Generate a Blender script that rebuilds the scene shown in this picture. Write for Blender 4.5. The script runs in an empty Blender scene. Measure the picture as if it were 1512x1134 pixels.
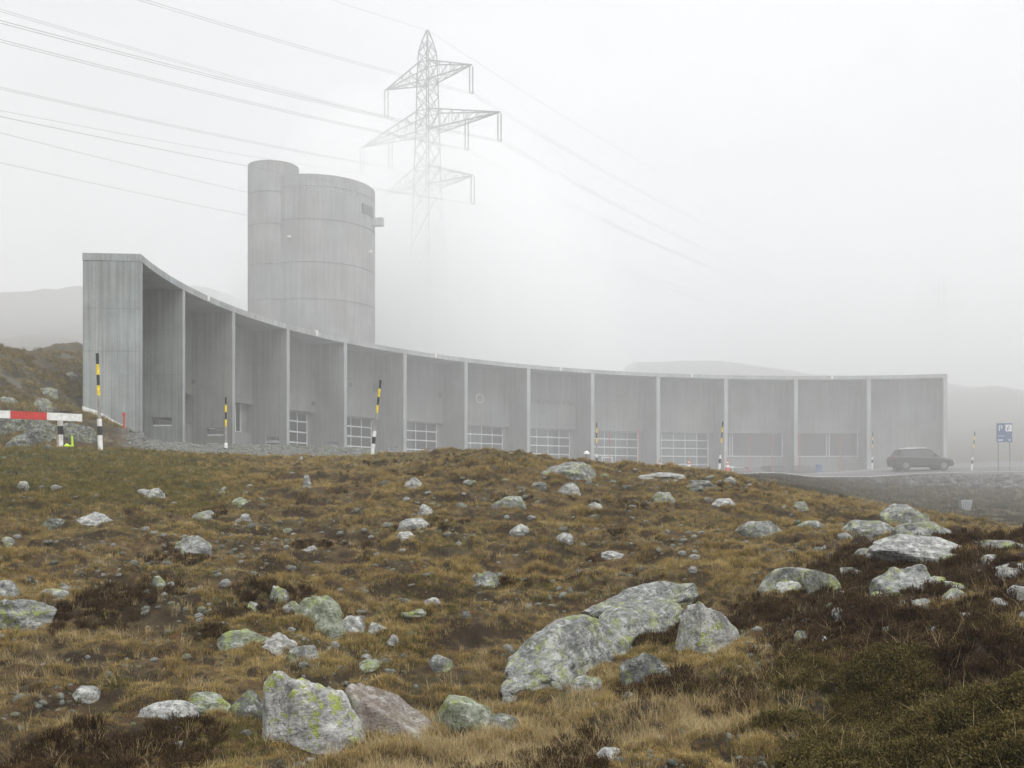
import bpy, bmesh, math, random
import numpy as np
from mathutils import Vector, Matrix
R_ = math.radians
random.seed(7); rng = np.random.default_rng(11)
sc = bpy.context.scene
COL = sc.collection

# ------------------------------------------------------------------ camera, world, sun, exposure
FPX, CX, HY = 1560.0, 756.0, 735.0          # focal length in photo pixels, optical centre, horizon row
cam = bpy.data.cameras.new('camera'); camo = bpy.data.objects.new('camera', cam); COL.objects.link(camo)
camo.location = (0, 0, 0); camo.rotation_euler = (R_(90), 0, 0)
cam.sensor_width = 36; cam.lens = FPX / 1512 * 36; cam.shift_y = (HY - 567) / 1512
cam.clip_start = .1; cam.clip_end = 5000
sc.camera = camo
sc.render.engine = 'CYCLES'
cy = sc.cycles
cy.use_denoising = True; cy.denoiser = 'OPENIMAGEDENOISE'
cy.max_bounces = 12; cy.diffuse_bounces = 3; cy.glossy_bounces = 2; cy.transparent_max_bounces = 8
cy.transmission_bounces = 3; cy.volume_bounces = 12; cy.use_adaptive_sampling = True
cy.adaptive_threshold = .015
sc.view_settings.view_transform = 'Standard'; sc.view_settings.look = 'None'
sc.view_settings.exposure = 0.76; sc.view_settings.gamma = 1; sc.view_settings.use_curve_mapping = False

def N(nt, typ, ins=None, **props):
    n = nt.nodes.new(typ)
    for k, v in props.items(): setattr(n, k, v)
    for k, v in (ins or {}).items():
        s = n.inputs[k]
        if isinstance(v, bpy.types.NodeSocket): nt.links.new(v, s)
        else:
            if isinstance(v, tuple) and len(v) == 3 and s.type == 'RGBA': v = (*v, 1)
            s.default_value = v
    return n

SUN_EL, SUN_AZ = 62, 145                     # sun veiled by fog, behind the camera and to its right
w = bpy.data.worlds.new('World'); sc.world = w; w.use_nodes = True
nt = w.node_tree; nt.nodes.clear()
sky = N(nt, 'ShaderNodeTexSky', sky_type='NISHITA', sun_disc=False)
sky.sun_elevation = R_(SUN_EL); sky.sun_rotation = R_(SUN_AZ)
hs = N(nt, 'ShaderNodeHueSaturation', {'Saturation': .12, 'Color': sky.outputs[0]})
tc = N(nt, 'ShaderNodeTexCoord')
mp = N(nt, 'ShaderNodeMapping', {'Vector': tc.outputs['Generated'], 'Scale': (1.0, 1.0, 2.6), 'Location': (.35, .1, .2)})
nz = N(nt, 'ShaderNodeTexNoise', {'Vector': mp.outputs[0], 'Scale': 2.6, 'Detail': 5.0, 'Roughness': .5})
cr = N(nt, 'ShaderNodeMapRange', {'Value': nz.outputs[0], 'From Min': .32, 'From Max': .66, 'To Min': 7.4, 'To Max': 9.3})
cc = N(nt, 'ShaderNodeVectorMath', {0: (.985, 1.0, 1.022), 3: cr.outputs[0]}, operation='SCALE')
mx = N(nt, 'ShaderNodeMix', {0: .86, 6: hs.outputs[0], 7: cc.outputs[0]}, data_type='RGBA')
bg = N(nt, 'ShaderNodeBackground', {'Color': mx.outputs[2], 'Strength': .072})
wo = N(nt, 'ShaderNodeOutputWorld', {'Surface': bg.outputs[0]})

sl = bpy.data.lights.new('sun', 'SUN'); sl.energy = 2.1; sl.angle = R_(48); sl.color = (1, .97, .93)
slo = bpy.data.objects.new('sun', sl); COL.objects.link(slo); slo.location = (0, 0, 90)
ce = math.cos(R_(SUN_EL))
sd = Vector((ce * math.sin(R_(SUN_AZ)), ce * math.cos(R_(SUN_AZ)), math.sin(R_(SUN_EL))))
slo.rotation_euler = sd.to_track_quat('Z', 'Y').to_euler()

# ------------------------------------------------------------------ helpers
def tag(o, label=None, cat=None, group=None, kind=None):
    if label: o['label'] = label
    if cat: o['category'] = cat
    if group: o['group'] = group
    if kind: o['kind'] = kind
    return o

def empty(name, loc, rz=0, label=None, cat=None, group=None):
    o = bpy.data.objects.new(name, None); COL.objects.link(o); o.location = loc; o.rotation_euler = (0, 0, rz)
    o.empty_display_size = .2
    return tag(o, label, cat, group)

def mesh_np(name, V, F, mats=(), smooth=False):
    me = bpy.data.meshes.new(name); V = np.asarray(V, np.float32); F = np.asarray(F, np.int32)
    me.vertices.add(len(V)); me.vertices.foreach_set('co', V.ravel())
    k = F.shape[1]; me.loops.add(F.size); me.loops.foreach_set('vertex_index', F.ravel())
    me.polygons.add(len(F)); me.polygons.foreach_set('loop_start', np.arange(0, F.size, k, dtype=np.int32))
    me.polygons.foreach_set('use_smooth', np.full(len(F), smooth))
    me.update(calc_edges=True); me.validate()
    for m in mats: me.materials.append(m)
    return me

def link(name, me, parent=None, loc=None, rz=None):
    o = bpy.data.objects.new(name, me); COL.objects.link(o)
    if parent: o.parent = parent
    if loc is not None: o.location = loc
    if rz is not None: o.rotation_euler = (0, 0, rz)
    return o

class MB:
    """collects faces with uv and material slots"""
    def __init__(s): s.v = []; s.f = []; s.uv = []; s.mi = []
    def quad(s, pts, uvs=None, mi=0):
        b = len(s.v); s.v += [tuple(p) for p in pts]; s.f.append(tuple(range(b, b + len(pts))))
        s.uv += list(uvs) if uvs else [(0, 0)] * len(pts); s.mi.append(mi)
    def fbox(s, fr, t0, t1, s0, s1, z0, z1, mi=0):
        """box in a frame fr=(origin, er, et): radial t, tangential s, height z; uv in metres"""
        O, er, et = fr
        P = lambda t, q, z: (O[0] + er[0] * t + et[0] * q, O[1] + er[1] * t + et[1] * q, z)
        for q, fl in ((s0, 0), (s1, 1)):
            c = [(t0, z0), (t1, z0), (t1, z1), (t0, z1)]
            if not fl: c = c[::-1]
            s.quad([P(t, q, z) for t, z in c], [(t + q * .01, z) for t, z in c], mi)
        for t, fl in ((t0, 1), (t1, 0)):
            c = [(s0, z0), (s1, z0), (s1, z1), (s0, z1)]
            if not fl: c = c[::-1]
            s.quad([P(t, q, z) for q, z in c], [(q + 7.3, z) for q, z in c], mi)
        for z, fl in ((z0, 0), (z1, 1)):
            c = [(t0, s0), (t1, s0), (t1, s1), (t0, s1)]
            if fl: c = c[::-1]
            s.quad([P(t, q, z) for t, q in c], [(q + 3.1, t) for t, q in c], mi)
    def box(s, c, d, mi=0):
        s.fbox(((c[0], c[1]), (1, 0), (0, 1)), -d[0] / 2, d[0] / 2, -d[1] / 2, d[1] / 2, c[2] - d[2] / 2, c[2] + d[2] / 2, mi)
    def bar(s, a, b, r, n=4, mi=0, r2=None, caps=True):
        a = Vector(a); b = Vector(b); d = (b - a)
        if d.length < 1e-6: return
        dn = d.normalized(); u = dn.orthogonal().normalized(); v = dn.cross(u); r2 = r if r2 is None else r2
        k0 = len(s.v)
        A = [a + (u * math.cos(2 * math.pi * i / n) + v * math.sin(2 * math.pi * i / n)) * r for i in range(n)]
        B = [b + (u * math.cos(2 * math.pi * i / n) + v * math.sin(2 * math.pi * i / n)) * r2 for i in range(n)]
        L = d.length
        for i in range(n):
            j = (i + 1) % n
            s.quad([A[i], A[j], B[j], B[i]], [(i * r, 0), (j * r, 0), (j * r, L), (i * r, L)], mi)
        if caps: s.quad(A[::-1], None, mi); s.quad(B, None, mi)
    def build(s, name, mats, parent=None, loc=None, rz=None, smooth=False, link_=True, merge=False):
        me = bpy.data.meshes.new(name); me.from_pydata(s.v, [], s.f)
        uvl = me.uv_layers.new(name='UVMap'); uvl.data.foreach_set('uv', np.array(s.uv, np.float32).ravel())
        for m in (mats if isinstance(mats, (list, tuple)) else [mats]): me.materials.append(m)
        me.polygons.foreach_set('material_index', np.array(s.mi, np.int32))
        if merge:
            bm = bmesh.new(); bm.from_mesh(me); bmesh.ops.remove_doubles(bm, verts=bm.verts, dist=1e-4)
            bmesh.ops.recalc_face_normals(bm, faces=bm.faces); bm.to_mesh(me); bm.free()
        if smooth: me.polygons.foreach_set('use_smooth', [True] * len(me.polygons))
        me.update()
        return link(name, me, parent, loc, rz) if link_ else me

def hash3(ix, iy, iz, seed):
    h = (ix.astype(np.int64) * 374761393 + iy.astype(np.int64) * 668265263 + iz.astype(np.int64) * 2147483647 + seed * 1274126177) & 0xffffffff
    h = ((h ^ (h >> 13)) * 1274126177) & 0xffffffff; h = ((h ^ (h >> 16)) * 2246822519) & 0xffffffff
    return ((h ^ (h >> 15)) & 0xffffff) / float(0xffffff)
def vnoise(P, seed=0):
    P = np.asarray(P, float)
    if P.shape[1] == 2: P = np.c_[P, np.zeros(len(P))]
    i = np.floor(P).astype(np.int64); f = P - i; f = f * f * f * (f * (f * 6 - 15) + 10); r = 0
    for a in (0, 1):
        for b in (0, 1):
            for c in (0, 1):
                wgt = (f[:, 0] if a else 1 - f[:, 0]) * (f[:, 1] if b else 1 - f[:, 1]) * (f[:, 2] if c else 1 - f[:, 2])
                r = r + wgt * hash3(i[:, 0] + a, i[:, 1] + b, i[:, 2] + c, seed)
    return r * 2 - 1
def fbm(P, seed=0, octv=4, gain=.5):
    P = np.asarray(P, float); a = 1; s = 0; n = 0
    for k in range(octv):
        s = s + a * vnoise(P * 2.03 ** k + 17.1 * k, seed + k); n += a; a *= gain
    return s / n

# ------------------------------------------------------------------ terrain
# rows: distance ahead; columns: bearing (as photo column). Heights in metres, eye level = 0
TC = [-700, -300, 0, 125, 212, 333, 430, 553, 650, 745, 840, 920, 1000, 1075, 1150, 1200, 1290, 1400, 1512, 1900, 2400]
TR = [3, 4.5, 6, 8, 11, 15, 20, 26, 32, 38, 45, 50, 56, 65, 75, 82, 88, 100, 130, 180, 250, 500, 1600]
def lin(y6, y26): return [y6 + (y26 - y6) * (t ** 1.0) for t in (0, .1, .25, .45, .7)]
_T = {
 -700: [-1.7,-1.6,-1.5,-1.3,-1.0,-.5,.1,.8,1.5,2.2,3.6,5.5,7.5,8.5,9,9.5,10,11,16,26,44,60,60],
 -300: [-1.7,-1.6,-1.5,-1.3,-.95,-.5,.15,.8,1.45,2.0,4.0,6.3,8.2,9.2,9.5,10,10,12,18,28,47,60,60],
 0:    [-1.7,-1.6,-1.45,-1.25,-.85,-.4,.2,.85,1.44,1.5,4.0,6.1,7.85,8.3,8.6,9,9.5,12,18,30,49,55,50],
 125:  [-1.7,-1.6,-1.47,-1.27,-.9,-.42,.15,.8,1.37,1.75,2.6,3.8,5.9,9.2,9.4,9.5,10,12,18,30,49,55,50],
 212:  [-1.7,-1.6,-1.5,-1.3,-.92,-.45,.12,.75,1.33,1.6,2.3,2.75,2.9,5.0,7.2,8.5,9,11,17,28,49,52,50],
 333:  [-1.7,-1.6,-1.5,-1.32,-.96,-.5,.08,.7,1.2,1.35,2.0,2.5,2.2,1.7,1.7,1.8,2.2,3.5,9,22,48,50,45],
 430:  [-1.7,-1.6,-1.5,-1.32,-.97,-.5,.05,.72,1.13,1.3,1.9,2.44,2.1,1.7,1.7,1.7,1.7,2.0,4,14,38,45,40],
 553:  [-1.7,-1.6,-1.5,-1.32,-.97,-.5,.08,.82,1.2,1.4,1.85,2.24,1.95,1.7,1.7,1.7,1.7,1.7,2.5,6,18,30,30],
 650:  [-1.7,-1.6,-1.5,-1.32,-.97,-.5,.1,.98,1.28,1.25,1.4,1.75,1.75,1.7,1.7,1.7,1.7,1.7,2.2,4,12,20,20],
 745:  [-1.7,-1.6,-1.5,-1.32,-.97,-.5,.12,1.08,1.15,.95,1.1,1.5,1.65,1.7,1.7,1.7,1.7,1.7,2.2,4,10,14,14],
 840:  [-1.7,-1.6,-1.5,-1.32,-.97,-.52,.05,.84,.86,.8,1.0,1.45,1.65,1.7,1.7,1.7,1.7,1.7,2.2,7,12,14,14],
 920:  [-1.7,-1.58,-1.48,-1.3,-.96,-.53,.03,.73,.75,.65,.9,1.35,1.55,1.7,1.7,1.7,1.7,1.7,3,20.5,14,14,14],
 1000: [-1.7,-1.56,-1.47,-1.27,-.94,-.55,.0,.64,.62,.5,.8,1.1,1.3,1.62,1.7,1.7,1.7,1.7,6,22.6,16,14,14],
 1075: [-1.68,-1.52,-1.44,-1.22,-.9,-.56,-.05,.45,.42,.35,.66,.85,1.1,1.55,1.65,1.65,1.65,1.65,6,22.5,16,14,14],
 1150: [-1.65,-1.48,-1.4,-1.15,-.84,-.58,-.12,.18,.0,.0,.37,.6,.92,1.52,1.68,1.75,1.9,1.8,6,21.5,16,14,14],
 1200: [-1.62,-1.45,-1.32,-1.05,-.72,-.56,-.2,.0,-.5,-.4,.0,.25,.5,1.1,1.65,1.8,2.1,2.0,6,20.5,16,14,14],
 1290: [-1.6,-1.4,-1.25,-.95,-.56,-.62,-.35,-.24,-1,-1,-.72,-.45,-.12,.54,1.4,1.86,2.4,2.2,7,19.5,17,14,14],
 1400: [-1.5,-1.3,-1.12,-.82,-.44,-.62,-.55,-.6,-1.6,-1.6,-1.3,-1.0,-.6,.2,1.35,2.05,2.5,2.5,8,19,17,14,14],
 1512: [-1.4,-1.18,-.98,-.7,-.42,-.72,-.78,-1.0,-2,-2,-1.6,-1.2,-.8,.0,1.25,2.12,2.65,2.8,9,17.4,16,14,14],
 1900: [-1.3,-1.05,-.9,-.65,-.5,-.8,-1.0,-1.4,-2.2,-2.3,-2,-1.5,-1,0,1.2,2.1,2.7,3.4,8,12,13,14,14],
 2400: [-1.3,-1.05,-.9,-.7,-.6,-.9,-1.2,-1.6,-2.2,-2.3,-2,-1.5,-1,0,1.2,2.1,2.7,3.4,8,12,13,14,14]}
TT = np.array([_T[c] for c in TC]).T                                  # rows x cols
def _crw(t): return (-.5*t+t*t-.5*t**3, 1-2.5*t*t+1.5*t**3, .5*t+2*t*t-1.5*t**3, -.5*t*t+.5*t**3)
def table(px, Y):
    u = np.interp(np.log(np.clip(Y, TR[0], TR[-1])), np.log(TR), np.arange(len(TR)))
    v = np.interp(px, TC, np.arange(len(TC)))
    i = np.minimum(u.astype(int), len(TR) - 2); j = np.minimum(v.astype(int), len(TC) - 2)
    wu = _crw(u - i); wv = _crw(v - j); z = 0
    for a in range(4):
        for b in range(4):
            z = z + wu[a] * wv[b] * TT[np.clip(i + a - 1, 0, len(TR) - 1), np.clip(j + b - 1, 0, len(TC) - 1)]
    return z

CXY = (29.2, 56.4); RAD = 47.69                                        # centre and radius of the curved front
TH0, DTH = -3.0529, .14853
# road: near edge / far edge polyline
ROAD = np.array([(-3,50),(4,56.5),(12.7,64.5),(20,75),(27.7,82),(33.5,83),(39,83.3),(60,82.5),(120,80)], float)
def road_dist(X, Y):
    d = np.full(len(X), 1e9)
    for a, b in zip(ROAD[:-1], ROAD[1:]):
        ab = b - a; t = np.clip(((X - a[0]) * ab[0] + (Y - a[1]) * ab[1]) / (ab @ ab), 0, 1)
        d = np.minimum(d, np.hypot(X - a[0] - t * ab[0], Y - a[1] - t * ab[1]))
    return d
def sstep(x, a, b): t = np.clip((x - a) / (b - a), 0, 1); return t * t * (3 - 2 * t)
def polar(X, Y):
    a = np.arctan2(X, Y); ac = np.clip(a, -.88, .88); rho = np.hypot(X, Y)
    return CX + FPX * np.tan(ac), rho * np.cos(ac)
def masks(X, Y):
    px, D = polar(X, Y); P = np.c_[X, Y]
    inside = np.hypot(X - CXY[0], Y - CXY[1]) < RAD + 6
    fore = inside * sstep(D, 54, 62) * sstep(px, 230, 300)
    gravel = sstep(px, 165, 215) * (1 - sstep(px, 1000, 1080)) * sstep(D, 38, 40) * (1 - fore)
    gravel = np.clip(gravel + inside * (D > 70) * (px < 1300), 0, 1)
    # dark heather bank and green juniper at the right
    n = fbm(P * 1.1, 31, 3)
    py = HY - FPX * table(px, D) / np.maximum(D, 1)
    kn = sstep(px + n * 150, 1080, 1260) * (1 - sstep(D, 11.5, 13.5))
    green = sstep(px + n * 130, 1090, 1220) * (1 - sstep(D, 11.5, 13.5)) * sstep(py + n * 90 + (px - 1300) * .2, 945, 1030)
    heath = np.clip(kn - green, 0, 1)
    lgreen = (1 - sstep(px + n * 60, 230, 420)) * sstep(D, 15, 20) * (1 - sstep(D, 36, 40))
    return fore, gravel, heath, green, lgreen
CLEAR = []                                  # level spots the big boulders sit in
def _spot(px, py, r):
    Yq = np.geomspace(3.6, 40, 900); yy = HY - FPX * table(np.full(900, px, float), Yq) / Yq; i = int(np.argmax(yy <= py)); CLEAR.append(((px - CX) / FPX * Yq[i], Yq[i] + r * .3, r))
for _q in ((470, 1100, .55), (590, 1082, .4), (860, 1015, .55), (960, 950, .4), (1055, 955, .4), (1350, 830, .7), (840, 704, 1.0)): _spot(*_q)
def ground(X, Y, noise=True):
    X = np.asarray(X, float); Y = np.asarray(Y, float)
    px, D = polar(X, Y); z = table(px, D)
    if not noise: return z
    P = np.c_[X, Y]; fore, gravel, heath, green, lg = masks(X, Y)
    rd = 1 - sstep(road_dist(X, Y), 4.2, 5.6)
    soft = (1 - fore) * (1 - rd)
    near = 1 - sstep(D, 34, 42)
    for cx_, cy_, cr_ in CLEAR: near = near * (1 - .85 * np.exp(-((X - cx_) ** 2 + (Y - cy_) ** 2) / (cr_ * cr_)))
    hill = (px < 215) * sstep(D, 36, 42) * (1 - sstep(D, 120, 160))
    hm = fbm(P * 2.6, 5, 3); h2 = 1 - np.abs(fbm(P * 1.5, 9, 2)) * 2.2
    z = z + soft * near * (.09 * fbm(P * .55, 3, 2) * sstep(D, 5, 9) + .05 * hm + .035 * np.minimum(h2, .6) * sstep(D, 4, 7) + .055 * np.tanh(6 * fbm(np.c_[X * .9, Y * 1.7], 61, 3)) * sstep(D, 4, 7) + .03 * np.tanh(7 * fbm(np.c_[X * 2.2, Y * 4.0], 62, 2)) + .022 * fbm(P * 8, 8, 2) + .01 * vnoise(P * 21, 4))
    z = z + soft * near * .055 * fbm(P * 4.5, 78, 2)
    z = z + (heath * .07 + green * .12) * fbm(P * 2.6, 12, 3)
    rg = 1 - np.abs(fbm(np.c_[X * .5 + Y * .15, Y * .5], 21, 4)) * 2
    z = z + hill * ((rg - .4) * .38 + .25 * fbm(P * 1.6, 22, 3))
    z = z + gravel * soft * (.10 * fbm(P * 1.3, 40, 3))
    mid = (px > 900) * sstep(D, 38, 45) * (1 - sstep(D, 70, 78)) * soft
    z = z + mid * (.22 * fbm(P * .45, 44, 4))
    far = sstep(D, 110, 170)
    z = z + far * (2.2 * fbm(P * .025, 50, 4) + 1.1 * fbm(P * .12, 51, 3))
    z = z + sstep(D, 190, 240) * (px < 420) * 1.5 * fbm(P * .06, 55, 4)
    return z
def g1(x, y): return float(ground(np.array([x]), np.array([y]))[0])
_MY = np.geomspace(3.6, 40, 900)
def at(px, py):
    """point on the near slope seen at a photo pixel"""
    X = (px - CX) / FPX * _MY; z = ground(X, _MY); yy = HY - FPX * z / _MY
    k = np.where(yy <= py)[0]
    i = k[0] if len(k) else int(np.argmin(yy))
    return float(X[i]), float(_MY[i]), float(z[i])

# ------------------------------------------------------------------ materials
def newmat(name):
    m = bpy.data.materials.new(name); m.use_nodes = True; nt = m.node_tree; nt.nodes.clear()
    out = N(nt, 'ShaderNodeOutputMaterial'); return m, nt, out
def simple(name, col, rough=.6, metal=0, bump=0, var=.12, scale=6):
    m, nt, out = newmat(name)
    g = N(nt, 'ShaderNodeNewGeometry')
    n = N(nt, 'ShaderNodeTexNoise', {'Vector': g.outputs['Position'], 'Scale': float(scale), 'Detail': 4.0})
    mr = N(nt, 'ShaderNodeMapRange', {'Value': n.outputs[0], 'From Min': .3, 'From Max': .7, 'To Min': 1 - var, 'To Max': 1 + var})
    v = N(nt, 'ShaderNodeVectorMath', {0: tuple(col), 3: mr.outputs[0]}, operation='SCALE')
    b = N(nt, 'ShaderNodeBsdfPrincipled', {'Base Color': v.outputs[0], 'Roughness': rough, 'Metallic': metal})
    nt.links.new(b.outputs[0], out.inputs[0]); return m
def mixc(nt, f, a, b, mode='MIX'):
    return N(nt, 'ShaderNodeMix', {0: f, 6: a, 7: b}, data_type='RGBA', blend_type=mode).outputs[2]
def ramp(nt, v, a, b, lo=0., hi=1.):
    return N(nt, 'ShaderNodeMapRange', {'Value': v, 'From Min': a, 'From Max': b, 'To Min': lo, 'To Max': hi}, interpolation_type='SMOOTHSTEP').outputs[0]
def noise(nt, vec, sc_, det=4., rough=.55, out=0):
    return N(nt, 'ShaderNodeTexNoise', {'Vector': vec, 'Scale': float(sc_), 'Detail': det, 'Roughness': rough}).outputs[out]
def mul(nt, a, b, op='MULTIPLY'): return N(nt, 'ShaderNodeMath', {0: a, 1: b}, operation=op).outputs[0]

def concrete(name, col, joint_z, tint=(1, 1, 1)):
    m, nt, out = newmat(name)
    uv = N(nt, 'ShaderNodeUVMap', uv_map='UVMap').outputs[0]
    geo = N(nt, 'ShaderNodeNewGeometry').outputs['Position']
    mp = N(nt, 'ShaderNodeMapping', {'Vector': uv, 'Scale': (1, .045, 1)}).outputs[0]
    st = noise(nt, mp, 3.2, 5., .65)                        # soft vertical run-down streaks
    mp2 = N(nt, 'ShaderNodeMapping', {'Vector': uv, 'Scale': (1, .012, 1)}).outputs[0]
    st2 = noise(nt, mp2, 11., 2., .5)                       # single boards
    bl = noise(nt, geo, .42, 5., .6)                        # blotches
    fi = noise(nt, geo, 9., 4., .6)
    f = mul(nt, mul(nt, ramp(nt, st, .3, .7, .85, 1.13), ramp(nt, st2, .35, .65, .89, 1.09)), mul(nt, ramp(nt, bl, .3, .7, .82, 1.16), ramp(nt, fi, .3, .7, .96, 1.04)))
    sep = N(nt, 'ShaderNodeSeparateXYZ', {0: uv})
    # horizontal pour joint
    jm = None
    for jz in joint_z:
        d = mul(nt, N(nt, 'ShaderNodeMath', {0: sep.outputs[1], 1: jz}, operation='SUBTRACT').outputs[0], 0., 'ADD')
        d = N(nt, 'ShaderNodeMath', {0: d}, operation='ABSOLUTE').outputs[0]
        j = ramp(nt, d, .015, .05, .87, 1.)
        jm = j if jm is None else mul(nt, jm, j, 'MINIMUM')
    if jm is not None: f = mul(nt, f, jm)
    v = N(nt, 'ShaderNodeVectorMath', {0: tuple(col), 3: f}, operation='SCALE').outputs[0]
    warm = mixc(nt, ramp(nt, noise(nt, geo, .23, 3.), .4, .65), (.99, 1.0, 1.0), (1.06, .995, .965))
    v = mixc(nt, 1., v, warm, 'MULTIPLY')
    h = mul(nt, st2, fi, 'ADD')
    bp = N(nt, 'ShaderNodeBump', {'Height': h, 'Strength': .25, 'Distance': .02})
    b = N(nt, 'ShaderNodeBsdfPrincipled', {'Base Color': v, 'Roughness': .82, 'Normal': bp.outputs[0]})
    nt.links.new(b.outputs[0], out.inputs[0]); return m

M_con = concrete('board_marked_concrete', (.235, .254, .247), (6.9, 9.4))
M_end = concrete('weathered_concrete', (.295, .325, .328), (7.2, 9.3))
M_edge = concrete('concrete_edge', (.34, .37, .375), ())
M_tow = concrete('tower_concrete', (.235, .242, .25), ())
M_white = simple('white_paint', (.76, .77, .76), .55, 0, 0, .22, 9)
M_wmetal = simple('pale_metal_frame', (.76, .80, .81), .45, .1)
M_black = simple('black_paint', (.025, .027, .03), .5)
M_yellow = simple('yellow_paint', (.85, .62, .01), .5, 0, 0, .22, 11)
M_red = simple('red_paint', (.55, .04, .035), .5)
M_orange = simple('orange_red_plastic', (.55, .13, .09), .5)
M_orangey = simple('orange_plastic', (.45, .30, .16), .5)
M_greypole = simple('bare_grey_pole', (.30, .28, .27), .6, 0, 0, .25)
M_steel = simple('galvanised_steel', (.20, .21, .215), .5, .5)
M_dark = simple('dark_void', (.05, .055, .06), .7)
M_wire = simple('power_cable', (.10, .10, .105), .6)
M_fluo = simple('fluorescent_marker', (.55, .85, .05), .5)
M_blue = simple('blue_sign_face', (.045, .10, .23), .4)
M_rubber = simple('tyre_rubber', (.02, .02, .02), .8)
M_asph = simple('asphalt', (.12, .12, .122), .85, 0, 0, .2, 3)
M_bluep = simple('blue_plastic', (.10, .14, .30), .5)
M_rust = simple('rusty_streaked_paint', (.42, .27, .13), .7, 0, 0, .5, 14)
M_int = simple('interior_concrete', (.28, .29, .29), .8)
def glassy(name, col, alpha, rough=.06):
    m, nt, out = newmat(name)
    b = N(nt, 'ShaderNodeBsdfPrincipled', {'Base Color': (*col, 1), 'Roughness': rough, 'Alpha': alpha, 'Specular IOR Level': .8})
    nt.links.new(b.outputs[0], out.inputs[0]); return m
M_glass = glassy('window_glass', (.045, .055, .06), .38)
M_cglass = glassy('car_glass', (.02, .025, .028), 1., .3)
m, nt, out = newmat('translucent_rear_glazing')
a = N(nt, 'ShaderNodeBsdfDiffuse', {'Color': (.72, .76, .76)}); b = N(nt, 'ShaderNodeBsdfTranslucent', {'Color': (.8, .85, .85)})
x = N(nt, 'ShaderNodeMixShader', {0: .6, 1: a.outputs[0], 2: b.outputs[0]}); nt.links.new(x.outputs[0], out.inputs[0]); M_trans = m

# ground
def ground_material():
    m, nt, out = newmat('alpine_turf')
    P = N(nt, 'ShaderNodeNewGeometry').outputs['Position']
    za = N(nt, 'ShaderNodeAttribute', attribute_name='zone'); zs = N(nt, 'ShaderNodeSeparateColor', {0: za.outputs['Color']})
    zb = N(nt, 'ShaderNodeAttribute', attribute_name='zoneb'); zt = N(nt, 'ShaderNodeSeparateColor', {0: zb.outputs['Color']})
    n1 = noise(nt, P, .8, 5., .6); n2 = noise(nt, P, 3.1, 5., .65); n3 = noise(nt, P, 16., 5., .7); n4 = noise(nt, P, .25, 3.); n5 = noise(nt, P, 55., 3., .7)
    c = mixc(nt, ramp(nt, n1, .42, .62), (.050, .038, .020), (.13, .095, .042))
    c = mixc(nt, ramp(nt, n2, .48, .64), c, (.075, .042, .02))
    c = mixc(nt, ramp(nt, n4, .50, .68, 0., .6), c, (.085, .075, .028))
    c = mixc(nt, ramp(nt, n3, .5, .68), c, (.03, .02, .012))
    c = mixc(nt, ramp(nt, n5, .56, .74, 0., .65), c, (.20, .15, .08))
    c = mixc(nt, mul(nt, zt.outputs[1], ramp(nt, n2, .3, .7, .5, 1.)), c, mixc(nt, ramp(nt, n3, .4, .6), (.055, .062, .02), (.10, .10, .035)))
    c = mixc(nt, zs.outputs[1], c, mixc(nt, ramp(nt, n3, .42, .62), (.028, .017, .013), (.075, .042, .028)))
    c = mixc(nt, zs.outputs[2], c, mixc(nt, ramp(nt, n3, .42, .62), (.020, .022, .008), (.05, .045, .018)))
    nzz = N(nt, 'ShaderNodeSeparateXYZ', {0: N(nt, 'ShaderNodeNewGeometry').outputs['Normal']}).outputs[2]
    c = mixc(nt, ramp(nt, nzz, .80, .93, .8, 0.), c, (.028, .02, .013))  # steep ledge faces darker: bare soil, with the ledges' shade painted in
    # rocky hillside: bare grey where steep
    rk = mul(nt, zt.outputs[2], ramp(nt, n1, .54, .62))
    rockc = mixc(nt, ramp(nt, n3, .35, .65), (.07, .07, .062), (.22, .22, .205))
    c = mixc(nt, mul(nt, rk, .75), c, rockc)
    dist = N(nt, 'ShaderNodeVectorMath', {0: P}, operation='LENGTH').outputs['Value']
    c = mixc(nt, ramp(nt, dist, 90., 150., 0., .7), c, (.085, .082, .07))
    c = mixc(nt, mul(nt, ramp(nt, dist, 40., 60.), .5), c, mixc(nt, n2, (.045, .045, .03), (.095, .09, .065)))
    gv = mixc(nt, ramp(nt, n5, .4, .62), (.085, .088, .09), (.21, .21, .205))
    gv = mixc(nt, ramp(nt, n3, .55, .7, 0., .5), gv, (.26, .25, .24))
    c = mixc(nt, zs.outputs[0], c, gv)
    c = mixc(nt, zt.outputs[0], c, mixc(nt, n2, (.13, .13, .132), (.17, .17, .17)))
    hh = mul(nt, mul(nt, n3, 1.), mul(nt, n5, .6), 'ADD')
    bp = N(nt, 'ShaderNodeBump', {'Height': hh, 'Strength': .7, 'Distance': .05})
    b = N(nt, 'ShaderNodeBsdfPrincipled', {'Base Color': c, 'Roughness': .95, 'Specular IOR Level': .2, 'Normal': bp.outputs[0]})
    nt.links.new(b.outputs[0], out.inputs[0]); return m
M_ground = ground_material()

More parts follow.
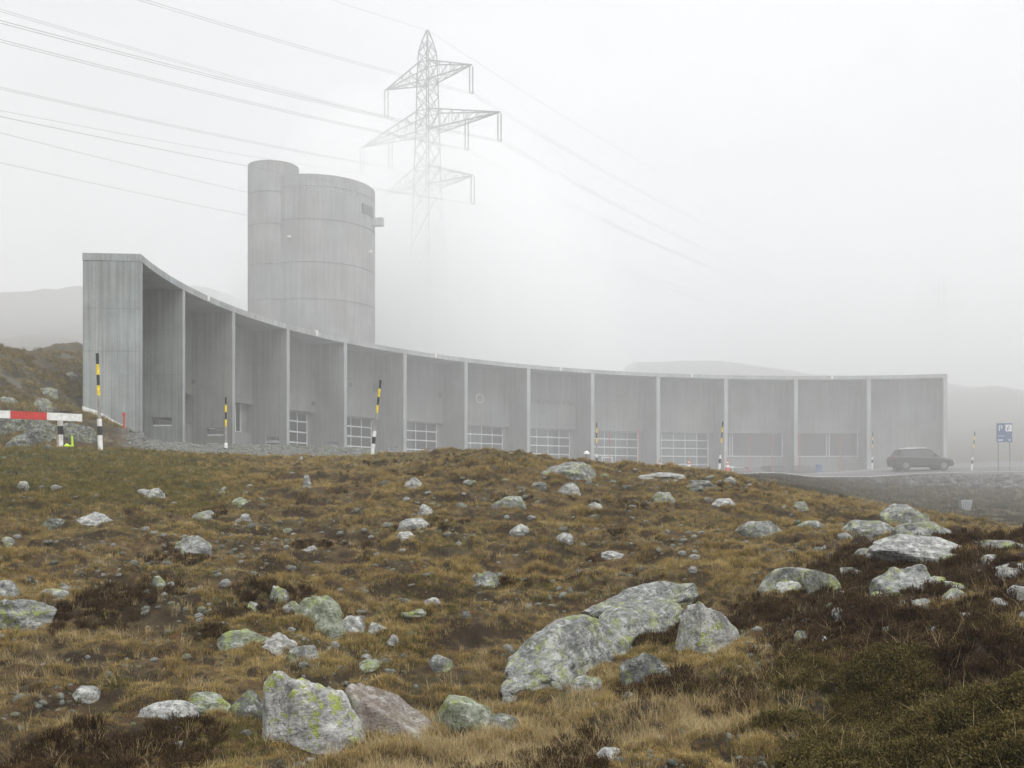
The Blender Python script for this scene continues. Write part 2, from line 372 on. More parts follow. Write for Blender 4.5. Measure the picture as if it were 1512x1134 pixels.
def rock_material(name, base, dark, lichen, lich_amt, white_amt):
    m, nt, out = newmat(name)
    T = N(nt, 'ShaderNodeTexCoord').outputs['Object']; oi = N(nt, 'ShaderNodeObjectInfo')
    off = N(nt, 'ShaderNodeVectorMath', {0: (31., 17., 11.), 3: oi.outputs['Random']}, operation='SCALE').outputs[0]
    P = N(nt, 'ShaderNodeVectorMath', {0: T, 1: off}, operation='ADD').outputs[0]
    mp = N(nt, 'ShaderNodeMapping', {'Vector': P, 'Rotation': (.4, .25, .3), 'Scale': (1, 1, 3.2)}).outputs[0]
    n1 = noise(nt, P, 3., 6., .62); n2 = noise(nt, P, 12., 6., .7); n3 = noise(nt, P, 45., 5., .7); n4 = noise(nt, mp, 5., 6., .7)
    n5 = noise(nt, P, 9., 6., .75); n6 = noise(nt, P, 2.2, 3., .5)
    c = mixc(nt, ramp(nt, n1, .35, .65), base, tuple(x * .72 for x in base))
    c = mixc(nt, ramp(nt, n4, .52, .66, 0., .75), c, dark)
    c = mixc(nt, ramp(nt, n3, .48, .66, 0., .75), c, tuple(x * .55 for x in dark))
    c = mixc(nt, ramp(nt, n2, .40, .48, .75, 0.), c, dark)
    c = mixc(nt, mul(nt, ramp(nt, n2, .53, .60), white_amt), c, (.50, .51, .49))
    vor = N(nt, 'ShaderNodeTexVoronoi', {'Vector': P, 'Scale': 26., 'Randomness': 1.}).outputs['Distance']
    c = mixc(nt, mul(nt, ramp(nt, mul(nt, vor, mul(nt, n3, .5), 'ADD'), .36, .44, 1., 0.), .35 * white_amt), c, (.56, .57, .55))
    ya = mul(nt, ramp(nt, mul(nt, n5, mul(nt, n3, .35), 'ADD'), .70, .75), ramp(nt, n6, .36, .52))
    c = mixc(nt, mul(nt, ya, lich_amt), c, mixc(nt, ramp(nt, n3, .35, .65), lichen, tuple(x * .6 for x in lichen)))
    cr = ramp(nt, N(nt, 'ShaderNodeMath', {0: mul(nt, noise(nt, mp, 1.3, 3., .5), .56, 'SUBTRACT')}, operation='ABSOLUTE').outputs[0], .0, .006, .4, 1.)
    hh = mul(nt, mul(nt, n4, .8), mul(nt, mul(nt, n2, .5), mul(nt, n3, .25), 'ADD'), 'ADD')
    bp = N(nt, 'ShaderNodeBump', {'Height': mul(nt, hh, mul(nt, cr, .4), 'ADD'), 'Strength': .8, 'Distance': .035})
    b = N(nt, 'ShaderNodeBsdfPrincipled', {'Base Color': c, 'Roughness': .9, 'Specular IOR Level': .25, 'Normal': bp.outputs[0]})
    nt.links.new(b.outputs[0], out.inputs[0]); return m
LI = (.36, .42, .08)
RM = {'grey': rock_material('grey_gneiss', (.25, .26, .25), (.075, .08, .075), LI, .55, .5),
      'pale': rock_material('pale_gneiss', (.37, .38, .37), (.12, .12, .12), LI, .12, .8),
      'lich': rock_material('lichen_covered_gneiss', (.38, .385, .375), (.15, .15, .145), LI, .95, .7),
      'green': rock_material('green_lichen_gneiss', (.26, .29, .22), (.11, .12, .09), (.32, .38, .12), .9, .5),
      'brown': rock_material('brownish_gneiss', (.27, .245, .22), (.13, .105, .085), LI, .15, .35),
      'dark': rock_material('dark_gneiss', (.15, .16, .15), (.06, .06, .055), LI, .35, .4)}

# ------------------------------------------------------------------ the ground sheet
def build_ground():
    aF = np.linspace(-.52, .52, 760); aL = np.linspace(-math.pi, -.53, 60); aR = np.linspace(.53, math.pi, 60)
    A = np.r_[aL, aF, aR]
    Rr = np.r_[.3, 1.2, 2.2, np.geomspace(3, 45, 560), np.geomspace(45.6, 130, 130), np.geomspace(132, 420, 90), np.geomspace(440, 1500, 12)]
    AA, RR = np.meshgrid(A, Rr); X = (RR * np.sin(AA)).ravel(); Y = (RR * np.cos(AA)).ravel()
    Z = ground(X, Y); nA, nR = len(A), len(Rr)
    i, j = np.meshgrid(np.arange(nR - 1), np.arange(nA - 1), indexing='ij'); b = (i * nA + j).ravel()
    F = np.c_[b, b + 1, b + nA + 1, b + nA][:, ::-1]
    # centre cap
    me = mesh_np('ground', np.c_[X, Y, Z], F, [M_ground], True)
    fore, gravel, heath, green, lg = masks(X, Y)
    px, D = polar(X, Y)
    rocky = (px < 225) * sstep(D, 33, 38) * (1 - sstep(D, 100, 140)) + (px > 1050) * sstep(D, 38, 46) * .3
    a = me.color_attributes.new('zone', 'FLOAT_COLOR', 'POINT'); a.data.foreach_set('color', np.c_[gravel, heath, green, np.ones(len(X))].astype(np.float32).ravel())
    a = me.color_attributes.new('zoneb', 'FLOAT_COLOR', 'POINT'); a.data.foreach_set('color', np.c_[fore * (D > 70), lg, np.clip(rocky, 0, 1), np.ones(len(X))].astype(np.float32).ravel())
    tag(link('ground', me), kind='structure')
build_ground()

def build_road():
    P = []                                                             # densify the path
    for a, b in zip(ROAD[:-1], ROAD[1:]):
        n = max(2, int(np.hypot(*(b - a)) / 1.5))
        for k in range(n): P.append(a + (b - a) * k / n)
    P = np.array(P)
    for _ in range(6): P[1:-1] = (P[:-2] + 2 * P[1:-1] + P[2:]) / 4
    T = np.gradient(P, axis=0); T /= np.hypot(T[:, 0], T[:, 1])[:, None]; Nn = np.c_[-T[:, 1], T[:, 0]]
    offs = [-3.6, -3.6, -3.45, -1.8, 0, 1.8, 3.45, 3.6, 3.6]; rows = []
    for k, o in enumerate(offs):
        q = P + Nn * o; z = ground(q[:, 0], q[:, 1], False) + .05
        if k in (0, 8): z = z - .5
        rows.append(np.c_[q, z])
    V = np.concatenate(rows); n = len(P); F = []
    for r in range(len(offs) - 1):
        for k in range(n - 1): F.append((r * n + k, r * n + k + 1, (r + 1) * n + k + 1, (r + 1) * n + k))
    tag(link('road', mesh_np('road', V, F, [M_asph])), kind='structure')
    for o in (-3.2, 3.2):
        a = P + Nn * (o - .07); b = P + Nn * (o + .07)
        za = ground(a[:, 0], a[:, 1], False) + .058; zb = ground(b[:, 0], b[:, 1], False) + .058
        V = np.r_[np.c_[a, za], np.c_[b, zb]]; F = [(k, k + 1, n + k + 1, n + k) for k in range(n - 1)]
        tag(link('road_marking', mesh_np('road_marking', V, F, [M_white])), kind='structure')
build_road()

# ------------------------------------------------------------------ curved maintenance building
TOP, SOF, LINT, BASE, DEP = 12.0, 11.64, 6.5, 1.2, 2.75
def frame(th): return (CXY, (math.cos(th), math.sin(th)), (math.sin(th), -math.cos(th)))
def fk(k): return frame(TH0 - DTH * k)
bld = empty('maintenance_building', (CXY[0], CXY[1], 0), 0,
            'long curved grey concrete building with thirteen open bays and glazed garage doors', 'building')
C0 = (-CXY[0], -CXY[1])
def lf(th):                                                             # frame in the building's local space
    return ((0, 0), (math.cos(th), math.sin(th)), (math.sin(th), -math.cos(th)))
RB = (RAD + DEP) * math.cos(DTH / 2)
HB = (RAD + DEP) * math.sin(DTH / 2)
# fins
for k in range(14):
    f = lf(TH0 - DTH * k); b = MB(); t0, t1 = RAD, RAD + DEP + (.0 if k else .0)
    if k in (0, 13): b.fbox(f, t0, t1, -.17, .17, BASE, SOF)
    elif k in (1, 2, 3, 4, 5, 6):
        zb, zt = {1: (3.95, 4.5), 2: (3.85, 4.4), 3: (2.6, 4.25), 4: (2.6, 4.25), 5: (2.6, 4.2), 6: (2.6, 4.15)}[k]
        o0, o1 = t0 + .6, t0 + 1.8
        b.fbox(f, t0, o0, -.19, .19, BASE, SOF); b.fbox(f, o1, t1, -.19, .19, BASE, SOF)
        b.fbox(f, o0, o1, -.19, .19, zt, SOF); b.fbox(f, o0, o1, -.19, .19, BASE, zb)
    else: b.fbox(f, t0, t1, -.19, .19, BASE, SOF)
    o = b.build('fin', [M_end if k == 0 else M_con], bld)
    if k == 0: o['label'] = 'broad end wall facing the rocky hillside'
    e = MB(); e.fbox(f, t0 - .006, t0 - .001, -.185, .185, BASE, SOF - .002); e.build('fin_edge', [M_edge], o)
    if 1 <= k <= 6:
        g = MB(); g.fbox(f, o0 + .05, o1 - .05, -.02, .0, zb + .05, zt - .05); g.build('pane', [M_glass], o)
        h = MB()
        h.fbox(f, o0 + .02, o1 - .1, -.155, -.06, zb + .06, zb + .14); h.fbox(f, o0, o0 + .06, -.05, .01, zb, zt)
        if k > 2: h.fbox(f, o0, o1, -.05, .01, zt - .42, zt - .34); h.fbox(f, o1 - .06, o1, -.05, .01, zb, zt)
        h.build('window_frame', [M_wmetal], o)
# roof slab: smooth arc
def arc(b, r0, r1, z0, z1, ths, mi=0):
    n = len(ths); P = lambda r, th, z: (r * math.cos(th), r * math.sin(th), z)
    for a, c in zip(ths[:-1], ths[1:]):
        u0, u1 = -a * RAD, -c * RAD
        b.quad([P(r0, a, z0), P(r0, c, z0), P(r0, c, z1), P(r0, a, z1)], [(u0, z0), (u1, z0), (u1, z1), (u0, z1)], mi)
        b.quad([P(r1, a, z1), P(r1, c, z1), P(r1, c, z0), P(r1, a, z0)], [(u0, z1), (u1, z1), (u1, z0), (u0, z0)], mi)
        b.quad([P(r0, a, z1), P(r0, c, z1), P(r1, c, z1), P(r1, a, z1)], [(u0, 0), (u1, 0), (u1, r1 - r0), (u0, r1 - r0)], mi)
        b.quad([P(r1, a, z0), P(r1, c, z0), P(r0, c, z0), P(r0, a, z0)], [(u0, 0), (u1, 0), (u1, r1 - r0), (u0, r1 - r0)], mi)
    for th, fl in ((ths[0], 0), (ths[-1], 1)):
        q = [P(r0, th, z0), P(r1, th, z0), P(r1, th, z1), P(r0, th, z1)]; uv = [(0, z0), (r1 - r0, z0), (r1 - r0, z1), (0, z1)]
        b.quad(q if fl == 0 else q[::-1], uv if fl == 0 else uv[::-1], mi)
thA, thB = TH0 + .18 / RAD, TH0 - DTH * 13 - .18 / RAD
b = MB(); arc(b, RAD - .02, RAD + DEP + .02, SOF + .002, TOP, np.linspace(thA, thB, 105)); b.build('roof_slab', [M_edge], bld)
# white scuppers in the roof edge
for k in (1.5, 3.5, 5.5, 7.5, 9.5, 11.5):
    b = MB(); b.fbox(lf(TH0 - DTH * k), RAD - .07, RAD + .1, -.12, .12, SOF + .06, TOP + .1); b.build('roof_scupper', [M_white], bld)

pane_me = MB(); pane_me.fbox(((0, 0), (1, 0), (0, 1)), -.01, .01, -.615, .615, -.385, .385)
pane_me = pane_me.build('pane', [M_glass], link_=False)
for i in range(13):
    th = TH0 - DTH * (i + .5); f = lf(th); b = MB(); hw = HB - .155
    if i in (0, 12):
        b.fbox(f, RB - .28, RB - .02, -hw, hw, BASE, SOF)
        b.build('back_wall', [M_con], bld)
    else:
        b.fbox(f, RB, RB + .3, -hw, hw, LINT, SOF)
        b.build('back_wall', [M_con], bld)
        if i >= 3 and i <= 9:                                           # garage doors, five panes wide
            for q0, q1 in ((-hw, -3.16), (3.16, hw)):
                j = MB(); j.fbox(f, RB + .38, RB + .6, q0, q1, BASE, LINT + .3); j.build("door_jamb", [M_con], bld)
            d = MB(); rt0, rt1 = RB + .44, RB + .5
            for c in range(6): 
                ww = .05 if c in (0, 5) else .028
                s0 = -3.15 + 1.26 * c; s0 = min(max(s0, -3.15 + ww), 3.15 - ww)
                d.fbox(f, rt0, rt1, s0 - ww, s0 + ww, 1.7, LINT + .05)
            for r in range(7):
                z = 1.74 + .8 * r
                if z > LINT: z = LINT - .0
                d.fbox(f, rt0 - .015, rt0 - .002, -3.15, 3.15, z - .055, z + .055)
            if i in (6, 8):                                             # white framed wicket door
                q = -.35 if i == 8 else -1.8
                d.fbox(f, rt0 - .06, rt0 - .02, q - .62, q - .5, 1.7, 4.0); d.fbox(f, rt0 - .06, rt0 - .02, q + .5, q + .62, 1.7, 4.0)
                d.fbox(f, rt0 - .06, rt0 - .02, q - .5, q + .5, 3.88, 4.0)
            dr = d.build('garage_door', [M_wmetal], bld)
            ang = th
            for r in range(6):
                for c in range(5):
                    s = -3.15 + .63 + 1.26 * c; z = 2.14 + .8 * r; t = RB + .475
                    if z > LINT: continue
                    p = link('pane', pane_me, dr); p.location = (f[1][0] * t + f[2][0] * s, f[1][1] * t + f[2][1] * s, z)
                    p.rotation_euler = (0, 0, th)
        elif i in (1, 2):
            zb, s0, s1 = (4.6, -3.0, 2.9) if i == 1 else (4.5, -1.5, 2.7)
            j = MB(); j.fbox(f, RB + .02, RB + .6, -hw, hw, BASE, zb)
            j.fbox(f, RB + .45, RB + .6, -hw, s0, zb, LINT + .2); j.fbox(f, RB + .45, RB + .6, s1, hw, zb, LINT + .2)
            j.build('lower_wall', [M_con], bld)
            d = MB(); 
            for s in (s0 + .05, s1 - .05, s1 - .75): d.fbox(f, RB + .40, RB + .5, s - .05, s + .05, zb + .06, LINT)
            d.fbox(f, RB + .36, RB + .5, s0, s1, zb + .002, zb + .08)
            wd = d.build('window_frame', [M_wmetal], bld)
            g = MB(); g.fbox(f, RB + .46, RB + .48, s0 + .1, s1 - .1, zb + .08, LINT); g.build('pane', [M_glass], wd)
        else:                                                           # wide office windows
            zb = 4.18; s0, s1 = -3.4, 3.35
            j = MB(); j.fbox(f, RB + .3, RB + .6, -hw, hw, BASE, zb - .05)
            j.fbox(f, RB + .45, RB + .6, -hw, s0, zb, LINT + .2); j.fbox(f, RB + .45, RB + .6, s1, hw, zb, LINT + .2)
            j.build('lower_wall', [M_con], bld)
            ms = (-2.15, -1.9) if i == 10 else (.2, .48)
            d = MB(); d.fbox(f, RB + .2, RB + .5, s0, s1, zb - .045, zb + .06)
            for s in (s0 + .05, s1 - .05) + ms: d.fbox(f, RB + .40, RB + .5, s - .045, s + .045, zb + .06, LINT)
            wd = d.build('window_frame', [M_wmetal], bld)
            for a_, b_ in ((s0 + .1, ms[0] - .045), (ms[1] + .045, s1 - .1)):
                g = MB(); g.fbox(f, RB + .46, RB + .48, a_, b_, zb + .06, LINT); g.build('pane', [M_glass], wd)
# glazed hall behind the doors
DH = 4.4
for i in range(1, 12):
    f = lf(TH0 - DTH * (i + .5)); hw = (RAD + DEP + DH) * math.sin(DTH / 2)
    b = MB(); b.fbox(f, RB + DH, RB + DH + .08, -hw + .2, hw - .2, 3.0, 6.9); b.build('rear_glazing', [M_trans if 3 <= i <= 9 else M_int], bld)
    b = MB(); b.fbox(f, RB + DH, RB + DH + .2, -hw, hw, BASE, 2.99); b.fbox(f, RB + .31, RB + DH + .3, -HB, HB, 7.0, 7.3); b.build('hall_roof', [M_int], bld)
for k in range(1, 13):
    b = MB(); b.fbox(lf(TH0 - DTH * k), RAD + DEP + .02, RAD + DEP + DH + .3, -.14, .14, BASE, 6.99); b.build('hall_partition', [M_int], bld)
# round holes, rings and relief lettering on the back walls
def on_wall(i, s, z, off=0.0):
    f = lf(TH0 - DTH * (i + .5)); t = RB - off
    return Vector((f[1][0] * t + f[2][0] * s, f[1][1] * t + f[2][1] * s, z)), f
def ring(i, s, z, r, w_, mat, name, fill=False, off=.03):
    p, f = on_wall(i, s, z); er = Vector((*f[1], 0)); et = Vector((*f[2], 0)); up = Vector((0, 0, 1)); b = MB(); n = 28
    for q in range(n):
        a0, a1 = 2 * math.pi * q / n, 2 * math.pi * (q + 1) / n
        D = [et * math.cos(a) + up * math.sin(a) for a in (a0, a1)]
        ri = 0 if fill else r - w_
        fr = -er * off
        if fill: b.quad([p + fr, p + D[1] * r + fr, p + D[0] * r + fr])
        else:
            b.quad([p + D[0] * r + fr, p + D[0] * ri + fr, p + D[1] * ri + fr, p + D[1] * r + fr])
            b.quad([p + D[0] * ri + fr, p + D[0] * ri, p + D[1] * ri, p + D[1] * ri + fr])
        b.quad([p + D[0] * r, p + D[0] * r + fr, p + D[1] * r + fr, p + D[1] * r])
    return b.build(name, [mat], bld)
def wall_px(i, px, py):
    """metres along / up on bay i's back wall for a photo position (for reading off the elevation)"""
    best = None
    for s in np.linspace(-3.6, 3.6, 289):
        p, f = on_wall(i, s, 0); X = p.x + CXY[0]; Y = p.y + CXY[1]; e = abs(CX + FPX * X / Y - px)
        if best is None or e < best[0]: best = (e, s, (HY - py) * Y / FPX)
    return best[1], best[2]
M_disc = simple('dark_recess', (.12, .125, .125), .8)
s, z = wall_px(4, 517, 568); ring(4, s, z, .34, .07, M_edge, 'wall_ring'); ring(4, s, z, .2, 0, M_disc, 'wall_disc', True, .012)
s, z = wall_px(4, 554, 573); ring(4, s, z, .36, 0, M_disc, 'wall_disc', True, .02)
s, z = wall_px(5, 649, 583.5); ring(5, s, z, .3, 0, M_disc, 'wall_disc', True, .02)
s, z = wall_px(6, 708.5, 588.5); ring(6, s, z, .42, .07, M_white, 'wall_ring')
s, z = wall_px(8, 907, 600.5); ring(8, s, z, .34, .07, M_edge, 'wall_ring')
cu = bpy.data.curves.new('lettering', 'FONT'); cu.body = 'CANTONE DEI GRIGIONI'; cu.size = .62; cu.extrude = .03; cu.align_x = 'CENTER'; cu.space_character = .98
to = bpy.data.objects.new('tmp', cu); COL.objects.link(to); dg = bpy.context.evaluated_depsgraph_get()
me = bpy.data.meshes.new_from_object(to.evaluated_get(dg)); bpy.data.objects.remove(to); me.materials.clear(); me.materials.append(M_con)
s, z = wall_px(7, 820, 597)
p, f = on_wall(7, .05, z - .02, .032); lt = link('relief_lettering', me, bld)
er = Vector((*f[1], 0)); et = Vector((*f[2], 0)); mt = Matrix((et, Vector((0, 0, 1)), -er)).transposed().to_4x4(); mt.translation = p; lt.matrix_local = mt
wd_ = max(v.co.x for v in me.vertices) - min(v.co.x for v in me.vertices); lt.scale = (6.2 / wd_, 1, 1)
# small wall lamps low in bays
for i, px, py in ((1, 284, 564), (3, 461, 595)):
    s, z = wall_px(i, px, py); f = lf(TH0 - DTH * (i + .5)); b = MB(); b.fbox(f, RB - .18, RB, s - .07, s + .07, z - .12, z + .12); b.build('wall_lamp', [M_dark], bld)
# white membrane strip where the end wall meets the slope
f = lf(TH0); b = MB(); O, er_, et_ = f
pts = []
for dt in (DEP + .02, 2.2, 1.7, 1.2, .7):
    wx_ = CXY[0] + er_[0] * (RAD + dt) - et_[0] * .2; wy_ = CXY[1] + er_[1] * (RAD + dt) - et_[1] * .2; pts.append((RAD + dt, max(g1(wx_, wy_), g1(wx_, wy_ - .5)) + .12 + .1 * dt / DEP))
for (ta, za), (tb, zb) in zip(pts[:-1], pts[1:]):
    P = lambda t, q, z: (er_[0] * t + et_[0] * q, er_[1] * t + et_[1] * q, z)
    b.quad([P(ta, -.21, za - .3), P(tb, -.21, zb - .26), P(tb, -.21, zb), P(ta, -.21, za)])
    b.quad([P(ta, -.21, za), P(tb, -.21, zb), P(tb, -.172, zb), P(ta, -.172, za)])
b.build('membrane_strip', [M_white], bld)

# ------------------------------------------------------------------ ventilation towers
twr = empty('ventilation_tower', (-18.5, 100, 1), 0, 'pair of joined round grey concrete ventilation towers rising behind the curved building', 'tower')
def drum(R, ztop, joints, c, name):
    b = MB(); prof = [(R, 0)]
    for jz in sorted(joints):
        prof += [(R, jz - .05), (R - .05, jz - .045), (R - .05, jz + .045), (R, jz + .05)]
    prof += [(R, ztop), (R - .3, ztop), (R - .3, ztop - 1.2), (0.01, ztop - 1.2)]
    n = 96
    for q in range(n):
        a0, a1 = 2 * math.pi * q / n, 2 * math.pi * (q + 1) / n
        for (r0, z0), (r1, z1) in zip(prof[:-1], prof[1:]):
            b.quad([(c[0] + r0 * math.cos(a0), c[1] + r0 * math.sin(a0), z0), (c[0] + r0 * math.cos(a1), c[1] + r0 * math.sin(a1), z0),
                    (c[0] + r1 * math.cos(a1), c[1] + r1 * math.sin(a1), z1), (c[0] + r1 * math.cos(a0), c[1] + r1 * math.sin(a0), z1)],
                   [(R * a0, z0), (R * a1, z0), (R * a1, z1), (R * a0, z1)])
    return b.build(name, [M_tow], twr)
RL = 5.5
big = drum(RL, 28.0, (26.9, 23.95, 20.1, 16.8), (0, 0), 'drum')
small = drum(2.3, 29.3, (26.5, 23.6, 20.0, 16.8), (-3.4, -3.0), 'drum')
def tpt(px, r=RL):                                                      # angle on the large drum seen at a column
    best = None
    for a in np.linspace(-math.pi, 0, 721):
        X = -18.5 + r * math.cos(a); Y = 100 + r * math.sin(a); e = abs(CX + FPX * X / Y - px)
        if (best is None or e < best[0]) : 
            if math.sin(a) < 0.2: best = (e, a)
    return best[1]
for px in (428, 437, 448, 458, 469, 479, 490, 500, 510, 520, 528):
    a = tpt(px); b = MB(); d = Vector((math.cos(a), math.sin(a), 0)); p = d * RL + Vector((0, 0, 26.72))
    b.bar(p - d * .05, p + d * .05, .17, 12); h = b.build('vent_collar', [M_edge], big)
    b = MB(); b.bar(p + d * .0505, p + d * .056, .085, 10); b.build('vent_hole', [M_dark], big)
def tbox(a, r0, r1, s0, s1, z0, z1, name, mat, parent=big):
    b = MB(); b.fbox(((0, 0), (math.cos(a), math.sin(a)), (-math.sin(a), math.cos(a))), r0, r1, s0, s1, z0, z1); return b.build(name, [mat], parent)
a = tpt(543); g = tbox(a, RL - .2, RL + .03, -.95, .95, 25.25, 26.1, 'louvre_opening', M_dark)
for q in range(6): tbox(a, RL + .031, RL + .06, -.93, .93, 25.3 + .13 * q, 25.34 + .13 * q, 'louvre_slat', M_steel, big)
ab = -.12; tbox(ab, RL - .3, RL + .95, -.35, .35, 24.55, 25.25, 'outrigger_box', M_edge)
for px, z in ((428, 22.3), (545, 21.8)):
    a = tpt(px); tbox(a, RL - .02, RL + .3, -.12, .12, z, z + .14, 'floodlight', M_white)
b = MB(); b.bar((-.3, 1.5, 26.8), (-.3, 1.5, 28.6), .45, 14); b.bar((-.3, 1.5, 28.6), (-.3, 1.5, 29.0), .25, 12); b.build('roof_exhaust', [M_edge], big)
b = MB(); b.box((-1.6, -2.6, 29.0), (.3, .3, .5)); b.build('roof_bracket', [M_edge], small)

# ------------------------------------------------------------------ pylons and cables
PY = Vector((-9.25, 115.7)); ARM = Vector((.82, -.573)).normalized(); LNE = Vector((.573, .82)).normalized()
def pylon(base, zoff, label, s=1.0):
    root = empty('lattice_pylon', (base.x, base.y, 1.5), 0, label, 'pylon')
    def W(a, l, z): v = ARM * a + LNE * l; return Vector((v.x, v.y, z - 1.5 + zoff))
    lv = [(1.5, 5.2), (8, 4.3), (14, 3.6), (19, 3.1), (23.5, 2.75), (27.5, 2.5), (31, 2.3), (34, 2.15), (36, 2.05), (38, 1.95), (40, 1.85), (42.2, 1.75), (44, 1.68), (45.5, 1.62), (47.5, 1.5), (48.7, 1.4), (50, .85), (51.2, .12)]
    b = MB(); cor = ((1, 1), (1, -1), (-1, -1), (-1, 1))
    for (z0, w0), (z1, w1) in zip(lv[:-1], lv[1:]):
        for q in range(4):
            c, d = cor[q], cor[(q + 1) % 4]
            P = lambda cc, w_, z: W(cc[0] * w_ / 2, cc[1] * w_ / 2, z)
            b.bar(P(c, w0, z0), P(c, w1, z1), .085, 4, caps=False)
            b.bar(P(c, w0, z0), P(d, w1, z1), .045, 3, caps=False); b.bar(P(d, w0, z0), P(c, w1, z1), .045, 3, caps=False)
            if z1 in (36, 34, 40, 42.2, 45.5, 47.5, 23.5): b.bar(P(c, w1, z1), P(d, w1, z1), .05, 3, caps=False)
    b.build('mast', [M_steel], root)
    att = {}
    for key, zt, zb, ztip, wt, L, inner in (('top', 47.5, 45.5, 46, 1.55, 6.1, None), ('mid', 42.2, 40, 40.2, 1.8, 9.8, 5.4), ('low', 36, 34, 34.2, 2.1, 6.3, None)):
        for sg in (1, -1):
            b = MB(); tip = W(sg * L, 0, ztip); x0 = wt / 2 * sg; nseg = 6 if L > 8 else 4
            ch = []
            for l_ in (-1, 1):
                lo = [W(x0, l_ * wt / 2, zb).lerp(tip, q / nseg) for q in range(nseg + 1)]
                hi = [W(x0, l_ * wt / 2, zt).lerp(tip, q / nseg) for q in range(nseg + 1)]
                b.bar(lo[0], tip, .07, 4, caps=False); b.bar(hi[0], tip, .07, 4, caps=False); ch.append((lo, hi))
                for q in range(nseg - 1):
                    b.bar(lo[q], hi[q + 1], .035, 3, caps=False); b.bar(hi[q + 1], lo[q + 1], .035, 3, caps=False)
            for q in range(nseg - 1):
                b.bar(ch[0][0][q], ch[1][0][q + 1], .03, 3, caps=False); b.bar(ch[0][0][q + 1], ch[1][0][q + 1], .03, 3, caps=False)
                b.bar(ch[0][1][q + 1], ch[1][0][q + 1], .03, 3, caps=False)
            arm = b.build('cross_arm', [M_steel], root)
            spots = [L - .1] + ([inner] if inner else [])
            for n_, a in enumerate(spots):
                hz = ztip - (0 if n_ == 0 else .1); ib = MB()
                for o in (-.28, .28):
                    for q in range(9):
                        z0 = hz - .1 - q * .31; ib.bar(W(sg * a, o, z0), W(sg * a, o, z0 - .25), .075, 6)
                        ib.bar(W(sg * a, o, z0 - .25), W(sg * a, o, z0 - .31), .03, 4, caps=False)
                ib.bar(W(sg * a, -.35, hz - 2.95), W(sg * a, .35, hz - 2.95), .06, 4)
                ib.build('insulator', [M_steel], root)
                att[(key, sg, n_)] = (base + ARM * (sg * a), hz - 3.0 + zoff)
    att['top'] = (base, 51.2 + zoff)
    return att
A1 = pylon(PY, 0, 'tall steel lattice pylon with three pairs of arms behind the towers')
P2 = PY + LNE * 235
A2 = pylon(P2, 14.5, 'faint distant lattice pylon dissolving in the fog at the right')
wires = [('top', (490, 0), 1, 'thin earth wire from the very tip of the pylon'),
         (('top', 1, 0), (210, 0), 2, 'paired power line hanging from the upper right arm'),
         (('top', -1, 0), (0, 15), 2, 'paired power line hanging from the upper left arm'),
         (('mid', 1, 0), (0, 32), 2, 'paired power line hanging from the outer right tip of the longest arm'),
         (('mid', 1, 1), (0, 60), 2, 'paired power line hanging from halfway along the right middle arm'),
         (('mid', -1, 1), (0, 130), 2, 'paired power line hanging from halfway along the left middle arm'),
         (('mid', -1, 0), (0, 163), 1, 'power line hanging from the outer left tip of the longest arm'),
         (('low', 1, 0), (0, 172), 1, 'power line hanging from the lowest right arm'),
         (('low', -1, 0), (0, 196), 1, 'power line hanging from the lowest left arm, upper strand'),
         (('low', -1, 0), (0, 240), 1, 'lowest of the power lines at the left, vanishing behind the towers')]
for wi, (key, (px, py), nw, lab) in enumerate(wires):
    (p, z0), (p2, z2) = A1[key], A2[key]; b = MB()
    if wi == 9: z0 -= 2.2; z2 -= 2
    rr = (px - CX) / FPX; tt = (p.x - rr * p.y) / (LNE.x - rr * LNE.y)   # distance back along the line where it leaves the frame
    ye = p.y - LNE.y * tt; ze = (HY - py) / FPX * ye; cv = .0005
    bb = (ze - z0 - cv * tt * tt) / tt
    for w_ in range(nw):
        o = ARM * ((w_ - (nw - 1) / 2) * .42)
        pts = [Vector((p.x + o.x - LNE.x * t, p.y + o.y - LNE.y * t, z0 + bb * t + cv * t * t)) for t in np.linspace(0, min(tt * 1.9, 125), 26)]
        for q0, q1 in zip(pts[:-1], pts[1:]): b.bar(q0, q1, .015, 3, caps=False)
        S = 235; b2 = (z2 - z0 - cv * S * S) / S
        pts = [Vector((p.x + o.x + LNE.x * t, p.y + o.y + LNE.y * t, z0 + b2 * t + cv * t * t)) for t in np.linspace(0, S, 36)]
        for q0, q1 in zip(pts[:-1], pts[1:]): b.bar(q0, q1, .015, 3, caps=False)
    tag(b.build('power_line', [M_wire]), lab, 'power line', 'power lines strung from the pylon')

# ------------------------------------------------------------------ roadside furniture
def bands(segs, r, n=14):
    b = MB(); z = 0
    for L, mi in segs: b.bar((0, 0, z), (0, 0, z + L), r, n, mi, caps=False); z += L
    b.quad([(r * math.cos(2 * math.pi * q / n), r * math.sin(2 * math.pi * q / n), z) for q in range(n)], None, segs[-1][1]); return b, z
def snow_pole(px, py, Y, lean, label, sink=0.):
    X = (px - CX) / FPX * Y; z = (HY - py) / FPX * Y - sink; gz = g1(X, Y)
    z = min(z, gz + .02)
    r = empty('snow_pole', (X, Y, z), 0, label, 'snow pole', 'striped snow poles along the road'); r.rotation_euler = (0, R_(lean), 0)
    b, h = bands([(.75, 0), (.27, 1), (.22, 0)], .072); o = b.build('post_sleeve', [M_white, M_black], r, (0, 0, -.2))
    b, h2 = bands([(.72, 0), (.30, 1), (.32, 2), (.32, 1), (.33, 2)], .045); b.build('upper_pole', [M_greypole, M_yellow, M_black], r, (0, 0, h - .2))
    return r
snow_pole(148.5, 668, 32, -1.9, 'nearest black and yellow snow pole in front of the end wall')
snow_pole(333.5, 674, 46, 0, 'upright snow pole before the bay with the tall narrow window', .45)
snow_pole(549, 676, 41, 6.4, 'snow pole leaning right before the fifth bay')
